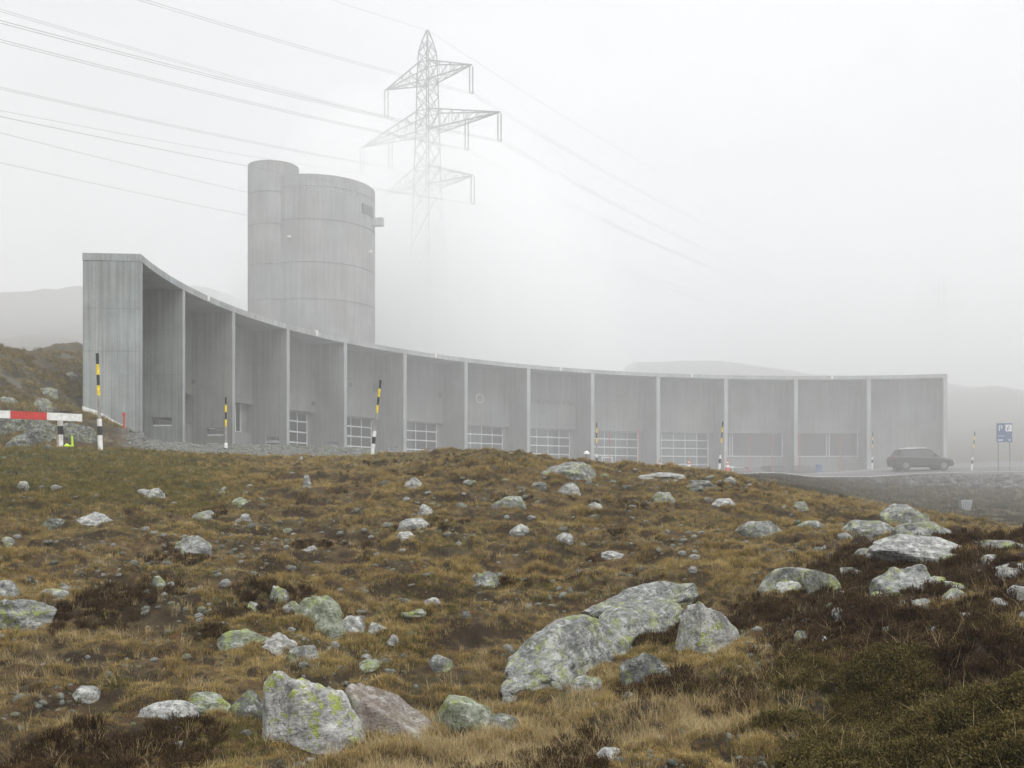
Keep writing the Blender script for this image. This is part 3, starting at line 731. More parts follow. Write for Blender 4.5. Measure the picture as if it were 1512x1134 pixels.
snow_pole(881, 690, 67, 0, 'snow pole beside the grey rock on the crest')
snow_pole(1061.5, 697, 62.5, 4.6, 'leaning snow pole between two garage bays and the red cones')
snow_pole(1288, 693, 86, .5, 'pale foggy snow pole left of the dark car')
snow_pole(1434.5, 695, 82, 5, 'foggy snow pole between the dark car and the blue sign')

# red and white barrier
pa = Vector(((-330 - CX) / FPX * 27.5, 27.5, (HY - 597) / FPX * 27.5)); pb = Vector(((121 - CX) / FPX * 31.6, 31.6, (HY - 617) / FPX * 31.6))
bar = empty('road_barrier', ((87 - CX) / FPX * 31.4, 31.4, 1.3), 0, 'red and white wooden barrier beam on a striped post at the left edge', 'barrier')
d = pb - pa; L = d.length; segs = [1 - .73 / L * 1.0]
f0 = (87 - 0) / 1; b = MB(); u = d.normalized(); dn = Vector((-u.y, u.x, 0)).normalized(); upv = u.cross(dn) * -1
if upv.z < 0: upv = -upv
def slab(b, a0, a1, mi):
    P = [pa + u * (L * q) - bar.location for q in (a0, a1)]
    for s_ in (-1, 1):
        q = [P[0] + dn * .03 * s_ - upv * .11, P[1] + dn * .03 * s_ - upv * .11, P[1] + dn * .03 * s_ + upv * .11, P[0] + dn * .03 * s_ + upv * .11]
        b.quad(q if s_ < 0 else q[::-1], None, mi)
        q = [P[0] - dn * .03 + upv * .11 * s_, P[1] - dn * .03 + upv * .11 * s_, P[1] + dn * .03 + upv * .11 * s_, P[0] + dn * .03 + upv * .11 * s_]
        b.quad(q if s_ > 0 else q[::-1], None, mi)
    for k, s_ in ((0, -1), (1, 1)):
        b.quad([P[k] - dn * .03 - upv * .11, P[k] + dn * .03 - upv * .11, P[k] + dn * .03 + upv * .11, P[k] - dn * .03 + upv * .11][::s_], None, mi)
def fpx(px):                                                            # fraction along the beam at a column
    rr = (px - CX) / FPX; return ((rr * pa.y - pa.x) / (d.x - rr * d.y))
e = [0, fpx(-250), fpx(-180), fpx(-110), fpx(-45), fpx(15), fpx(69), 1.0]
for k in range(7): slab(b, e[k], e[k + 1], 1 if k % 2 else 0)
b.build('beam', [M_white, M_red], bar)
for px, Yp in ((87, 31.45), (-230, 28.4)):
    X = (px - CX) / FPX * Yp; gz = g1(X, Yp); zt = (pa + u * L * fpx(px)).z + .14
    h = zt - gz; b, _ = bands([(.2 + h * .44, 0), (h * .22, 1), (h * .34, 0)], .085, 4)
    o = b.build('post', [M_white, M_black], bar, (X - bar.location.x, Yp + .1 - bar.location.y, gz - .2 - bar.location.z)); o.rotation_euler = (0, 0, R_(45))
    b = MB(); b.box((X - bar.location.x - .075, Yp + .02 - bar.location.y, gz + .35 - bar.location.z), (.03, .02, .55)); b.build('rust_streak', [M_rust], o, loc=None).matrix_parent_inverse = o.matrix_basis.inverted()
    b = MB(); b.box((X + .2 - bar.location.x, Yp + .02 - bar.location.y, zt + .03 - bar.location.z), (.34, .03, .05)); b.build('hinge_strap', [M_black], bar)

def stake(px, py, Y, h, r, mats, segs, name, label, cat, lean=0, group=None):
    X = (px - CX) / FPX * Y; z = g1(X, Y)
    b, _ = bands(segs, r, 8); o = b.build(name, mats, None, (X, Y, z - .1)); o.rotation_euler = (0, R_(lean), 0)
    return tag(o, label, cat, group)
o = stake(107.5, 660, 33, .4, .035, [M_fluo], [(.52, 0)], 'marker_peg', 'short fluorescent yellow peg in the grass right of the barrier post', 'peg', -3)
b = MB(); b.quad([(-.03, 0, .1), (-.25, -.1, .2), (-.2, .05, .3), (0, .02, .2)]); b.quad([(-.05, 0, .12), (-.2, .15, .18), (-.05, .2, .3)]); b.build('marker_flag', [M_fluo], o)
o = tag(stake(183, 648, 50.5, .9, .045, [M_red], [(.95, 0)], 'hydrant_stake', 'slim red stake standing against the end wall', 'stake'))
b = MB(); b.box((0, 0, .84), (.15, .1, .07)); b.build('cross_piece', [M_red], o)
for px, Y, h, lab in ((900, 86, 3.6, 'left of the two red and orange stakes before the garage door with white wicket'), (943, 86, 3.75, 'taller red and orange stake right of the white wicket frame'),
                 (1106, 84, 3.1, 'faint reddish stake before the left office window'), (1140, 84, 3.1, 'faint reddish stake by the right edge of the first office window'),
                 (1181, 84, 3.1, 'faint reddish stake at the fin between the two office windows'), (1241, 90, 2.9, 'hazy reddish stake before the second office window')):
    stake(px, 690, Y, h, .03, [M_orange, M_orangey], [(h * .52, 0), (h * .25, 1), (h * .3, 0)], 'marker_stake', lab, 'marker stake', 1 if px in (1106,) else 0, 'red and orange marker stakes on the forecourt')
def cone(px, Y, label):
    X = (px - CX) / FPX * Y; z = g1(X, Y)
    r = empty('traffic_cone', (X, Y, z), .3, label, 'traffic cone', 'red traffic cones on the forecourt')
    b = MB(); b.box((0, 0, .03), (.42, .42, .06)); b.build('base_plate', [M_orange], r)
    b = MB(); S = [(0, .17, 0), (.28, .12, 1), (.42, .095, 0), (.55, .07, 1), (.63, .055, 0), (.86, .03, 0)]
    for (z0, r0, mi), (z1, r1, _) in zip(S[:-1], S[1:]): b.bar((0, 0, z0 + .06), (0, 0, z1 + .06), r0, 16, mi, r1, caps=False)
    b.quad([(.03 * math.cos(q), .03 * math.sin(q), .92) for q in np.linspace(0, 6.28, 9)[:-1]]); b.build('cone_body', [M_orange, M_white], r)
cone(973.5, 72, 'traffic cone at the corner of the fin left of the widest door')
cone(1017, 68, 'traffic cone in the middle of the last garage door')
cone(1074, 67, 'traffic cone beside the leaning snow pole and the parked hatchback')
for px, lab in ((769, 'low white domed lamp post behind the grass tuft on the crest'), (866, 'low white domed lamp post left of the snow pole on the crest')):
    Y = 65; X = (px - CX) / FPX * Y; r = empty('bollard_lamp', (X, Y, g1(X, Y)), 0, lab, 'lamp post')
    b = MB(); b.bar((0, 0, 0), (0, 0, .98), .07, 10); b.build('post', [M_steel], r)
    b = MB(); b.bar((0, 0, .981), (0, 0, 1.1), .2, 16, 0, .16); b.bar((0, 0, 1.1), (0, 0, 1.18), .16, 16, 0, .05); b.build('lamp_head', [M_white], r)
# blue sign
Y = 80.5; X = (1483 - CX) / FPX * Y; r = empty('road_sign', (X, Y, g1(X, Y)), R_(-6), 'blue parking and picnic sign on two thin posts at the right edge', 'road sign')
zs_ = (HY - 653) / FPX * Y - r.location.z; SH = 1.45
b = MB(); b.box((0, 0, zs_ + SH / 2), (1.14, .05, SH)); pn = b.build('sign_panel', [M_blue], r)
for s_ in (-.42, .42): b = MB(); b.bar((s_, .07, -.2), (s_, .07, zs_ + SH - .05), .035, 8); b.build('post', [M_steel], r)
b = MB(); b.box((.3, -.028, zs_ + 1.08), (.46, .006, .52)); b.build('pictogram_plate', [M_white], pn)
b = MB(); b.box((.22, -.034, zs_ + 1.0), (.06, .004, .26)); b.box((.33, -.034, zs_ + 1.02), (.2, .004, .05)); b.box((.3, -.034, zs_ + 1.2), (.1, .004, .1)); b.build('pictogram', [M_blue], pn)
cu = bpy.data.curves.new('letter', 'FONT'); cu.body = 'P'; cu.size = .62; cu.extrude = .003
to = bpy.data.objects.new('tmp', cu); COL.objects.link(to); dg = bpy.context.evaluated_depsgraph_get(); me = bpy.data.meshes.new_from_object(to.evaluated_get(dg)); bpy.data.objects.remove(to)
me.materials.clear(); me.materials.append(M_white); o = link('letter', me, pn); o.location = (-.46, -.03, zs_ + .86); o.rotation_euler = (R_(90), 0, 0)
b = MB(); b.box((-.3, -.028, zs_ + .17), (.36, .006, .09)); b.box((.37, -.028, zs_ + .17), (.14, .006, .09)); b.box((-.22, -.028, zs_ + .48), (.5, .006, .04)); b.build('text_lines', [M_white], pn)
# concrete inlet on the far bank
Y = 56; X = (1427.5 - CX) / FPX * Y; z = (HY - 752) / FPX * Y
r = empty('drain_headwall', (X, Y, z), 0, 'small pale concrete drain inlet set in the foggy far bank', 'drain'); b = MB()
b.v += []
q = [(-.2, 0, -.1), (.2, 0, -.1), (.31, 0, .5), (-.31, 0, .5)]; q2 = [(x_, .4, z_) for x_, _, z_ in q]
b.quad(q); b.quad(q2[::-1])
for k in range(4): j = (k + 1) % 4; b.quad([q[k], q2[k], q2[j], q[j]])
b.build('concrete_block', [M_edge], r)
b = MB()
for k in range(4): b.box((-.17 + .113 * k, -.012, .22), (.03, .02, .42))
b.build('grating', [M_steel], r)
r = tag(link('white_cabinet', MB().build('x', [M_white], link_=False)), 'white panel board leaning against the fin beside the first office window', 'panel board')
X = (1079.5 - CX) / FPX * 99; r.location = (X, 99, g1(X, 99)); b = MB(); b.box((0, 0, .95), (.62, .08, 1.0)); b.box((-.25, 0, .22), (.05, .05, .46)); b.box((.25, 0, .22), (.05, .05, .46)); r.data = b.build('white_cabinet', [M_white], link_=False); r.name = 'panel_board'
Yb = 93; X = (1209 - CX) / FPX * Yb; r = empty('waste_bin', (X, Yb, g1(X, Yb)), 0, 'blue bin standing before the second office window', 'bin')
b = MB(); b.bar((0, 0, .05), (0, 0, 1.0), .25, 12, 0, .3); b.build('container', [M_bluep], r)
b = MB(); b.bar((0, 0, 1.001), (0, 0, 1.1), .33, 12, 0, .26); b.build('lid', [M_bluep], r)

# ------------------------------------------------------------------ cars
def car(loc, rz, paint, label, L=4.4, W=1.8, H=1.48, suv=False, group=None):
    r = empty('car', loc, rz, label, 'car', group); h = H / 1.48
    # body stations along x (front = +x): x, half width, z bottom, z belt
    st = [(-.5, .80, .42, .72), (-.485, .92, .30, .88), (-.40, .99, .26, .94), (-.2, 1, .24, .93), (.05, 1, .24, .90), (.22, 1, .24, .88), (.30, .99, .25, .84), (.42, .93, .27, .74), (.485, .82, .32, .62), (.5, .70, .40, .52)]
    b = MB(); ring_ = []
    for x_, wf, zb, zt in st:
        X_, w_ = x_ * L, wf * W / 2; zb *= h; zt *= h * (1.06 if suv else 1)
        ring_.append([(X_, -w_ * .9, zb), (X_, -w_, zb + .14), (X_, -w_, zt - .16), (X_, -w_ * .93, zt - .03), (X_, -w_ * .5, zt + .01), (X_, w_ * .5, zt + .01), (X_, w_ * .93, zt - .03), (X_, w_, zt - .16), (X_, w_, zb + .14), (X_, w_ * .9, zb)])
    for a, c in zip(ring_[:-1], ring_[1:]):
        for k in range(10): j = (k + 1) % 10; b.quad([a[k], c[k], c[j], a[j]])
    b.quad(ring_[0]); b.quad(ring_[-1][::-1]); b.build('body', [paint], r, merge=True, smooth=False)
    # greenhouse
    gs = [(-.44 if suv else -.40, .90, .86, .86), (-.37 if suv else -.30, .91, .93, 1.40), (-.1, .93, .90, 1.47), (.07, .92, .90, 1.44), (.25, .90, .88, .90)]
    def sect(x_, zb, zt, wf):
        w0 = W / 2 * .92; w1 = w0 * (1 - .22 * (zt - .88) / .6); return [(x_ * L, -w0, zb * h - .02), (x_ * L, -w1, zt * h), (x_ * L, w1, zt * h), (x_ * L, w0, zb * h - .02)]
    b = MB(); S = [sect(x_, z0 - .02, z1, wf) for x_, wf, z0, z1 in gs]
    for a, c in zip(S[:-1], S[1:]):
        for k in range(3): b.quad([a[k], c[k], c[k + 1], a[k + 1]])
    b.build('cabin', [paint], r, merge=True)
    # side windows, windscreen, rear window
    for sg in (-1, 1):
        for x0, x1, t0, t1 in ((-.36, -.245, -.345, -.245), (-.235, -.035, -.235, -.035), (-.025, .20, -.025, .085)):
            w0, w1 = W / 2 * .925, W / 2 * .925 * .84; q = [(x0 * L, sg * w0, .95 * h), (x1 * L, sg * w0, .94 * h), (t1 * L, sg * w1, 1.37 * h), (t0 * L, sg * w1, 1.35 * h)]
            b = MB(); b.quad([(p[0], p[1] + sg * .012, p[2]) for p in (q if sg < 0 else q[::-1])]); b.build('window', [M_cglass], r)
    wx = W / 2 * .8
    b = MB(); b.quad([(.235 * L, -wx, .95 * h), (.235 * L, wx, .95 * h), (.088 * L, wx * .88, 1.41 * h), (.088 * L, -wx * .88, 1.41 * h)]); o = b.build('windscreen', [M_cglass], r); o.location = (.03, 0, .012)
    xr = -.435 if suv else -.39
    b = MB(); b.quad([(xr * L, wx, .95 * h), (xr * L, -wx, .95 * h), ((xr + .05) * L, -wx * .9, 1.35 * h), ((xr + .05) * L, wx * .9, 1.35 * h)]); o = b.build('rear_window', [M_cglass], r); o.location = (-.02, 0, 0)
    for xf in (-.31, .31):
        for sg in (-1, 1):
            b = MB(); b.bar((xf * L, sg * (W / 2 - .2), .33 * h), (xf * L, sg * (W / 2 + .012), .33 * h), .34 * h, 20); wh = b.build('wheel', [M_rubber], r)
            b = MB(); b.bar((xf * L, sg * (W / 2 + .013), .33 * h), (xf * L, sg * (W / 2 + .03), .33 * h), .2 * h, 12); b.build('rim', [M_steel], wh)
            b = MB(); b.box((.492 * L, sg * W * .34, .62 * h), (.06, .32, .13)); b.build('headlight', [M_white], r) if xf > 0 else None
            b = MB(); b.box((-.492 * L, sg * W * .38, .82 * h), (.06, .18, .2)); b.build('tail_light', [M_red], r) if xf < 0 else None
    if suv:
        for sg in (-1, 1): b = MB(); b.bar((-.3 * L, sg * .62, 1.50 * h), (.04 * L, sg * .62, 1.50 * h), .025, 6); b.build('roof_rail', [M_wmetal], r)
        b = MB(); b.bar((-.2 * L, -.7, 1.53 * h), (-.2 * L, .7, 1.53 * h), .02, 6); b.build('roof_bar', [M_steel], r)
    b = MB()
    for sg in (-1, 1): b.box((.17 * L, sg * (W / 2 + .06), 1.0 * h), (.12, .2, .13))
    b.build('mirror', [paint], r)
    return r
P_dark = simple('dark_grey_car_paint', (.018, .02, .022), .45, 0); P_white = simple('white_car_paint', (.6, .66, .64), .3)
P_red = simple('dark_red_car_paint', (.30, .04, .04), .5); P_blk = simple('black_car_paint', (.02, .024, .022), .55)
Yc = 83; Xc = (1359 - CX) / FPX * Yc; zc = float(ground(np.array([Xc]), np.array([Yc]), False)[0]) + .06
car((Xc, Yc, zc), 0, P_dark, 'dark estate car driving right on the road in front of the end bay', 4.75, 1.88, 1.72, True)
for px, rz, pt, lab, l_ in ((1088, -80, P_white, 'pale hatchback parked beneath the first office window beside the cone', 3.9), (1112, -85, P_red, 'dark red car parked nose out beside the pale hatchback', 3.9),
                         (1136, -150, P_blk, 'dark car parked at an angle right of the red car', 4.3), (1174, -165, P_blk, 'low dark car parked before the fin between the office windows', 4.2)):
    Yq = 97.5 if px != 1174 else 98.5; Xq = (px - CX) / FPX * Yq
    car((Xq, Yq, g1(Xq, Yq) + (.02 if px != 1174 else -.0)), R_(rz), pt, lab, l_, 1.65, 1.42 if px != 1174 else 1.3, False, 'cars parked in front of the building')

# ------------------------------------------------------------------ rocks
_ico = {}
def ico(sub):
    if sub not in _ico:
        bm = bmesh.new(); bmesh.ops.create_icosphere(bm, subdivisions=sub, radius=1)
        _ico[sub] = (np.array([v.co[:] for v in bm.verts]), np.array([[v.index for v in f.verts] for f in bm.faces])); bm.free()
    return _ico[sub]
def rock_mesh(w_, d_, h_, seed, sub=5, cuts=13, mat='grey', flat=False, rough=1., planes=None):
    V, F = ico(sub); r = np.random.default_rng(seed); n = r.normal(size=(cuts, 3)); n[:, 2] = np.abs(n[:, 2]) * (2.4 if flat else 1.35) ; n /= np.linalg.norm(n, axis=1)[:, None]
    dd = r.uniform(.70, 1.04, cuts)
    if planes is not None:
        n = np.r_[n, np.array([p[:3] for p in planes])]; dd = np.r_[dd, [p[3] for p in planes]]
        n /= np.linalg.norm(n, axis=1)[:, None]
    c = V @ n.T; t = np.where(c > 1e-3, dd / np.maximum(c, 1e-3), 9)
    t = np.sort(np.c_[t, np.full(len(V), 1.0)], axis=1)
    pw = 3.2; t[:, -1] = 1 / (np.abs(V * np.array([1, 1, .72])) ** pw).sum(1) ** (1 / pw) * .94; t = np.sort(t, axis=1)
    k = .013; rad = -k * np.log(np.exp(-(t[:, 0] - t[:, 0]) / k) + np.exp(-(t[:, 1] - t[:, 0]) / k)) + t[:, 0]
    P = V * rad[:, None]
    st = vnoise(np.c_[P[:, 0] * 1.2, P[:, 1] * 1.2, P[:, 2] * 7 + P[:, 0] * 2.1], seed)       # layers
    q = fbm(P * 2.4, seed + 3, 5 if sub > 4 else 3, .55); rg = 1 - np.abs(fbm(P * 1.7, seed + 9, 3)) * 2
    P = P * (1 + rough * (.09 * q + .045 * st + .045 * np.minimum(rg - .75, 0) * 1 - .35 * np.maximum(rg - .93, 0)))[:, None]
    lo, hi = P[:, :2].min(0), P[:, :2].max(0); P[:, :2] = (P[:, :2] - (lo + hi) / 2) / ((hi - lo) / 2); P[:, 2] /= P[:, 2].max()
    P = P * np.array([w_ / 2, d_ / 2, h_])
    return mesh_np('rock', P, F, [RM[mat]], sub < 4)
ROCKS = []; NAMED = []
def rock(x0, x1, y0, y1, mat, label, seed, depth=.95, rot=0., sub=4, flat=True, tilt=(0, 0), bury=.45, cuts=10, planes=None, hfac=1., name='rock', rough=1., base=None):
    """a rock spanning photo columns x0..x1, rows y0 (top) .. y1 (where it meets the turf)"""
    cx = (x0 + x1) / 2; X, Y, z = at(cx, y1 if base is None else base)
    W_ = (x1 - x0) / FPX * Y; H_ = (y1 - y0) / FPX * Y
    D_ = W_ * depth; Y2 = Y + D_ * .35; X2 = X * Y2 / Y; z2 = min(g1(X2, Y2), z + .35 * H_) * .5 + z * .5
    hz = (H_ * 1.0) * hfac; bz = bury * hz
    # top of rock at z2-? : place so that its crown meets y0
    ztop = (HY - y0) / FPX * Y2; R0 = max((ztop - z2) * .92, .25 * H_, .02)
    me = rock_mesh(W_ * 1.12, D_, R0 + bz, seed, sub, cuts, mat, flat, rough, planes)
    o = link(name, me); o.location = (X2, Y2, z2 - bz * .9); tt_ = tilt[1] if tilt[1] else -((seed * 37) % 13)
    o.rotation_euler = (R_(tilt[0]), R_(tt_), rot)
    if label: tag(o, label, 'rock')
    ROCKS.append((X2, Y2, W_ / 2, D_ / 2)); NAMED.append(((x0 + x1) / 2, (y0 + y1) / 2, label)); return o
big_rocks = [
 # x0, x1, y0, y1, material, label, kwargs
 (378, 562, 986, 1114, 'lich', 'largest boulder at the bottom, pale and angular with yellow-green lichen', dict(sub=6, depth=.8, cuts=0, name='boulder', bury=1.0, rough=1.15, flat=False, planes=[(-1, -.25, .42, .80), (-.1, -1, .35, .80), (.12, .1, 1, .88), (-.6, -.75, .75, .86), (.75, -.7, .25, .95)])),
 (510, 652, 1004, 1088, 'brown', 'smooth brownish slab leaning against the right side of the largest boulder', dict(sub=6, depth=.8, cuts=0, name='boulder', bury=.8, rough=.9, planes=[(.34, -.1, .92, .56), (.1, -.95, .5, .70), (-.5, .1, 1, 1.05), (.9, -.4, .2, .9)])),
 (638, 726, 1022, 1080, 'green', 'yellow-green lichen rock at the right end of the bottom boulder group', dict(sub=5, depth=.8, cuts=7, flat=True)),
 (1002, 1104, 886, 966, 'lich', 'white-topped boulder with a yellow-green left face right of the long one', dict(sub=6, depth=.8, cuts=0, name='boulder', bury=.9, planes=[(-.8, -.45, .6, .78), (.28, .1, 1, .84), (.8, -.35, .35, .88), (.1, -1, .4, .78)])),
 (1288, 1430, 788, 832, 'pale', 'pale overhanging slab with dark underside on the right hand knoll', dict(sub=5, depth=.7, flat=True, rot=-.1, tilt=(0, 5), planes=[(-.6, -.5, -.6, .55)], bury=.12)),
 (1290, 1385, 833, 876, 'grey', 'grey sloping slab below the overhanging pale slab', dict(sub=5, depth=.9, flat=True, bury=.5)),
 (1296, 1370, 742, 776, 'grey', 'rounded rock on the grassy skyline against the foggy bank', dict(sub=5, depth=.8)),
 (1243, 1328, 766, 788, 'grey', 'low flat rock left of the rounded skyline rock', dict(sub=4, flat=True)),
 (1318, 1402, 769, 794, 'grey', 'low broken rock just below the rounded skyline rock', dict(sub=4, flat=True)),
 (1122, 1222, 834, 868, 'grey', 'long slanting slab at the left foot of the right knoll', dict(sub=4, flat=True, tilt=(0, -16), depth=.5)),
 (1192, 1242, 834, 872, 'grey', 'narrow slanting slab beside the dark heather on the knoll', dict(sub=4, tilt=(0, -22), depth=.5)),
 (-18, 80, 880, 928, 'grey', 'big knobbly grey rock at the left edge of the picture', dict(sub=5, depth=.8, cuts=16, rough=1.6)),
 (-10, 32, 855, 884, 'grey', 'rock above the big knobbly rock at the left edge', dict(sub=4)),
 (318, 402, 927, 956, 'green', 'flat green-tinged slab left of centre above the bottom boulders', dict(sub=5, flat=True, depth=.7)),
 (374, 437, 934, 964, 'lich', 'yellow-green slab touching the flat slab on its right', dict(sub=5, flat=True, tilt=(0, -8))),
 (434, 508, 877, 924, 'green', 'pointed lichen-capped boulder left of centre', dict(sub=5, cuts=7, planes=[(-.5, -.6, .6, .6)])),
 (504, 542, 908, 934, 'pale', 'white rounded stone right of the pointed lichen-capped boulder', dict(sub=4)),
 (800, 880, 681, 706, 'grey', 'large grey rock on the crest in front of the garage doors', dict(sub=5, flat=True, depth=.8)),
 (1088, 1155, 768, 796, 'grey', 'grey domed rock alone in the right hand slope', dict(sub=5)),
 (110, 165, 755, 777, 'pale', 'whitish flat rock on the upper left slope', dict(sub=4, flat=True)),
 (65, 100, 765, 779, 'dark', 'dark low rock left of the whitish flat rock', dict(sub=4)),
 (198, 242, 720, 736, 'pale', 'pale rock highest on the left slope below the gravel', dict(sub=4, flat=True)),
 (205, 292, 1034, 1064, 'pale', 'long whitish slab at the lower left beside the bottom boulders', dict(sub=5, flat=True, depth=.5)),
 (105, 148, 1012, 1038, 'pale', 'white stone with a dark hollow at the lower left', dict(sub=5, cuts=16)),
 (275, 342, 1018, 1050, 'green', 'mossy rock between the whitish slab and the largest boulder', dict(sub=5)),
 (340, 398, 1018, 1056, 'dark', 'dark shadowy rock just left of the largest boulder', dict(sub=5)),
 (260, 312, 790, 814, 'grey', 'grey rock in the stony middle of the left slope', dict(sub=4, flat=True)),
 (283, 320, 754, 770, 'grey', 'rounded grey rock above the rusty turf patch on the left', dict(sub=4)),
 (348, 378, 757, 769, 'pale', 'pale low rock right of the rusty turf patch', dict(sub=4, flat=True)),
 (340, 366, 734, 747, 'green', 'greenish stone high on the left slope', dict(sub=4)),
 (447, 459, 700, 720, 'pale', 'small upright pale stone near the crest', dict(sub=4, depth=.7, cuts=9)),
 (595, 625, 706, 720, 'pale', 'slender slanting pale stone near the crest', dict(sub=4, tilt=(0, -20), flat=True)),
 (615, 640, 743, 760, 'pale', 'pale blocky stone in the middle of the slope', dict(sub=4)),
 (588, 636, 764, 782, 'pale', 'whitish broken rock just below the blocky stone', dict(sub=4, flat=True)),
 (585, 612, 784, 796, 'pale', 'small whitish stone below the whitish broken rock', dict(sub=4, flat=True)),
 (728, 776, 732, 748, 'grey', 'flat grey rock in the middle of the upper slope', dict(sub=4, flat=True)),
 (826, 856, 713, 728, 'pale', 'pale rock below the large crest rock', dict(sub=4)),
 (780, 806, 711, 722, 'dark', 'dark and white stone left of the pale crest rock', dict(sub=4)),
 (868, 890, 741, 754, 'pale', 'white stone on the slope below the crest snow pole', dict(sub=4)),
 (965, 1000, 724, 742, 'grey', 'blocky two-tone rock on the right of the crest', dict(sub=4, cuts=9)),
 (1004, 1060, 707, 726, 'dark', 'dark craggy outcrop on the crest before the garage doors', dict(sub=5, rough=1.7)),
 (1052, 1088, 735, 746, 'pale', 'flat white rock below the dark craggy outcrop', dict(sub=4, flat=True)),
 (1168, 1192, 740, 753, 'grey', 'small dark-footed rock near the right hand crest', dict(sub=4)),
 (1178, 1216, 768, 779, 'grey', 'thin flat rock right of the domed rock', dict(sub=4, flat=True)),
 (940, 1010, 697, 706, 'pale', 'low pale ledge showing through the crest grass', dict(sub=4, flat=True)),
 (885, 926, 813, 824, 'pale', 'pale flat stone in the middle right slope', dict(sub=4, flat=True)),
 (752, 784, 774, 788, 'pale', 'pale slanting stone in the centre of the slope', dict(sub=4, flat=True, tilt=(0, -12))),
 (818, 846, 786, 798, 'pale', 'narrow pale stone right of centre', dict(sub=4, flat=True)),
 (700, 738, 842, 866, 'grey', 'split grey stone in the middle beside a dark hollow', dict(sub=4, tilt=(0, -15))),
 (228, 250, 848, 872, 'green', 'green-grey pointed stone on the left slope', dict(sub=4)),
 (398, 432, 862, 892, 'grey', 'grey pointed stone left of the lichen-capped boulder', dict(sub=4)),
 (422, 448, 886, 906, 'grey', 'small leaning stone touching the lichen-capped boulder', dict(sub=4, tilt=(0, -18))),
 (360, 384, 888, 906, 'grey', 'broken grey stone left of the grey pointed stone', dict(sub=4)),
 (425, 472, 952, 972, 'grey', 'wedge of grey stone above the largest boulder', dict(sub=4, flat=True)),
 (528, 568, 972, 990, 'green', 'greenish oblong stone above the largest boulder', dict(sub=4)),
 (545, 572, 918, 936, 'pale', 'pale stone right of the white rounded stone', dict(sub=4)),
 (570, 590, 936, 954, 'pale', 'small pale pyramid-shaped stone', dict(sub=4, cuts=8)),
 (630, 668, 966, 990, 'grey', 'pair-like grey stones in the middle of the lower slope', dict(sub=4)),
 (594, 640, 898, 910, 'green', 'low greenish rock in the middle slope', dict(sub=4, flat=True)),
 (626, 650, 882, 894, 'pale', 'small pale-topped stone in the middle slope', dict(sub=4)),
 (838, 892, 996, 1020, 'grey', 'oblong grey stone at the foot of the long domed boulder', dict(sub=4, flat=True, tilt=(0, -18))),
 (812, 830, 1004, 1018, 'grey', 'small grey stone tucked against the long domed boulder', dict(sub=4)),
 (928, 996, 962, 1006, 'dark', 'thin dark slanting slab below the fissured block', dict(sub=4, flat=True, tilt=(0, -28), depth=.35)),
 (872, 934, 1102, 1120, 'pale', 'pale flat stone in the straw at the bottom', dict(sub=5, flat=True)),
 (966, 992, 1086, 1094, 'pale', 'small pale stone in dark heather at the bottom', dict(sub=4, flat=True)),
 (700, 770, 1052, 1082, 'dark', 'dark layered ledge right of the green lichen rock', dict(sub=4, flat=True)),
 (600, 622, 1083, 1096, 'pale', 'small pale stone at the foot of the leaning slab', dict(sub=4)),
 (1174, 1194, 930, 952, 'grey', 'small upright stone at the edge of the dark heather', dict(sub=4, cuts=8)),
 (1202, 1222, 940, 954, 'pale', 'slim pale stone right of the small upright stone', dict(sub=4, flat=True, tilt=(0, -25))),
 (1184, 1204, 912, 922, 'pale', 'tiny white stone in the dark heather', dict(sub=4)),
 (1376, 1440, 868, 892, 'grey', 'pale slanting slab below the mossy rocks on the knoll', dict(sub=4, flat=True, tilt=(0, -14))),
 (1364, 1400, 850, 866, 'lich', 'mossy yellow-green rock in the middle of the knoll', dict(sub=4, flat=True)),
 (1390, 1430, 858, 874, 'lich', 'mossy yellow-green rock right of its twin on the knoll', dict(sub=4, flat=True)),
 (1470, 1520, 830, 850, 'pale', 'pale rock at the right edge of the knoll', dict(sub=4, flat=True)),
 (1484, 1530, 862, 880, 'pale', 'whitish rock lower at the right edge of the picture', dict(sub=4)),
 (1226, 1262, 872, 884, 'grey', 'low grey stone in the dark heather', dict(sub=4, flat=True)),
 (1410, 1440, 904, 918, 'pale', 'cluster of flat pale stones in the heather at the right', dict(sub=4, flat=True)),
 (60, 100, 868, 880, 'grey', 'flat grey stone above the knobbly rock on the left', dict(sub=4, flat=True)),
 (0, 22, 792, 806, 'grey', 'small dark-footed stone at the left edge', dict(sub=4)),
 (24, 42, 710, 720, 'pale', 'small pale stone in the green grass at the far left', dict(sub=4, flat=True)),
 (1146, 1186, 856, 872, 'lich', 'low mossy stone at the left foot of the knoll', dict(tilt=(0, -14))),
 (1434, 1512, 796, 808, 'grey', 'thin ledge of rock along the top right of the knoll', dict(sub=5, flat=True, tilt=(0, 4))),
 (1384, 1424, 818, 830, 'green', 'mossy ledge to the right of the overhanging slab', dict(tilt=(0, -8))),
 (1440, 1478, 818, 832, 'lich', 'yellow-green ledge near the top right of the knoll', dict(tilt=(0, -10))),
 (1344, 1380, 884, 896, 'grey', 'flat stone poking from heather below the sloping slab', dict(tilt=(0, -10))),
 (1450, 1492, 884, 900, 'pale', 'pale split stone in the heather near the right edge', dict(tilt=(0, -16))),
 (1284, 1318, 872, 886, 'green', 'mossy stone left below the sloping slab', dict(tilt=(0, -10))),
 (1240, 1270, 836, 850, 'dark', 'dark block under the overhanging slab left end', dict(tilt=(0, -10))),
 (1500, 1540, 900, 918, 'grey', 'grey stone cut by the right picture edge in heather', dict(tilt=(0, -10))),
 (1262, 1300, 808, 822, 'grey', 'grey stone at the left foot of the overhanging slab', dict(sub=4)),
]
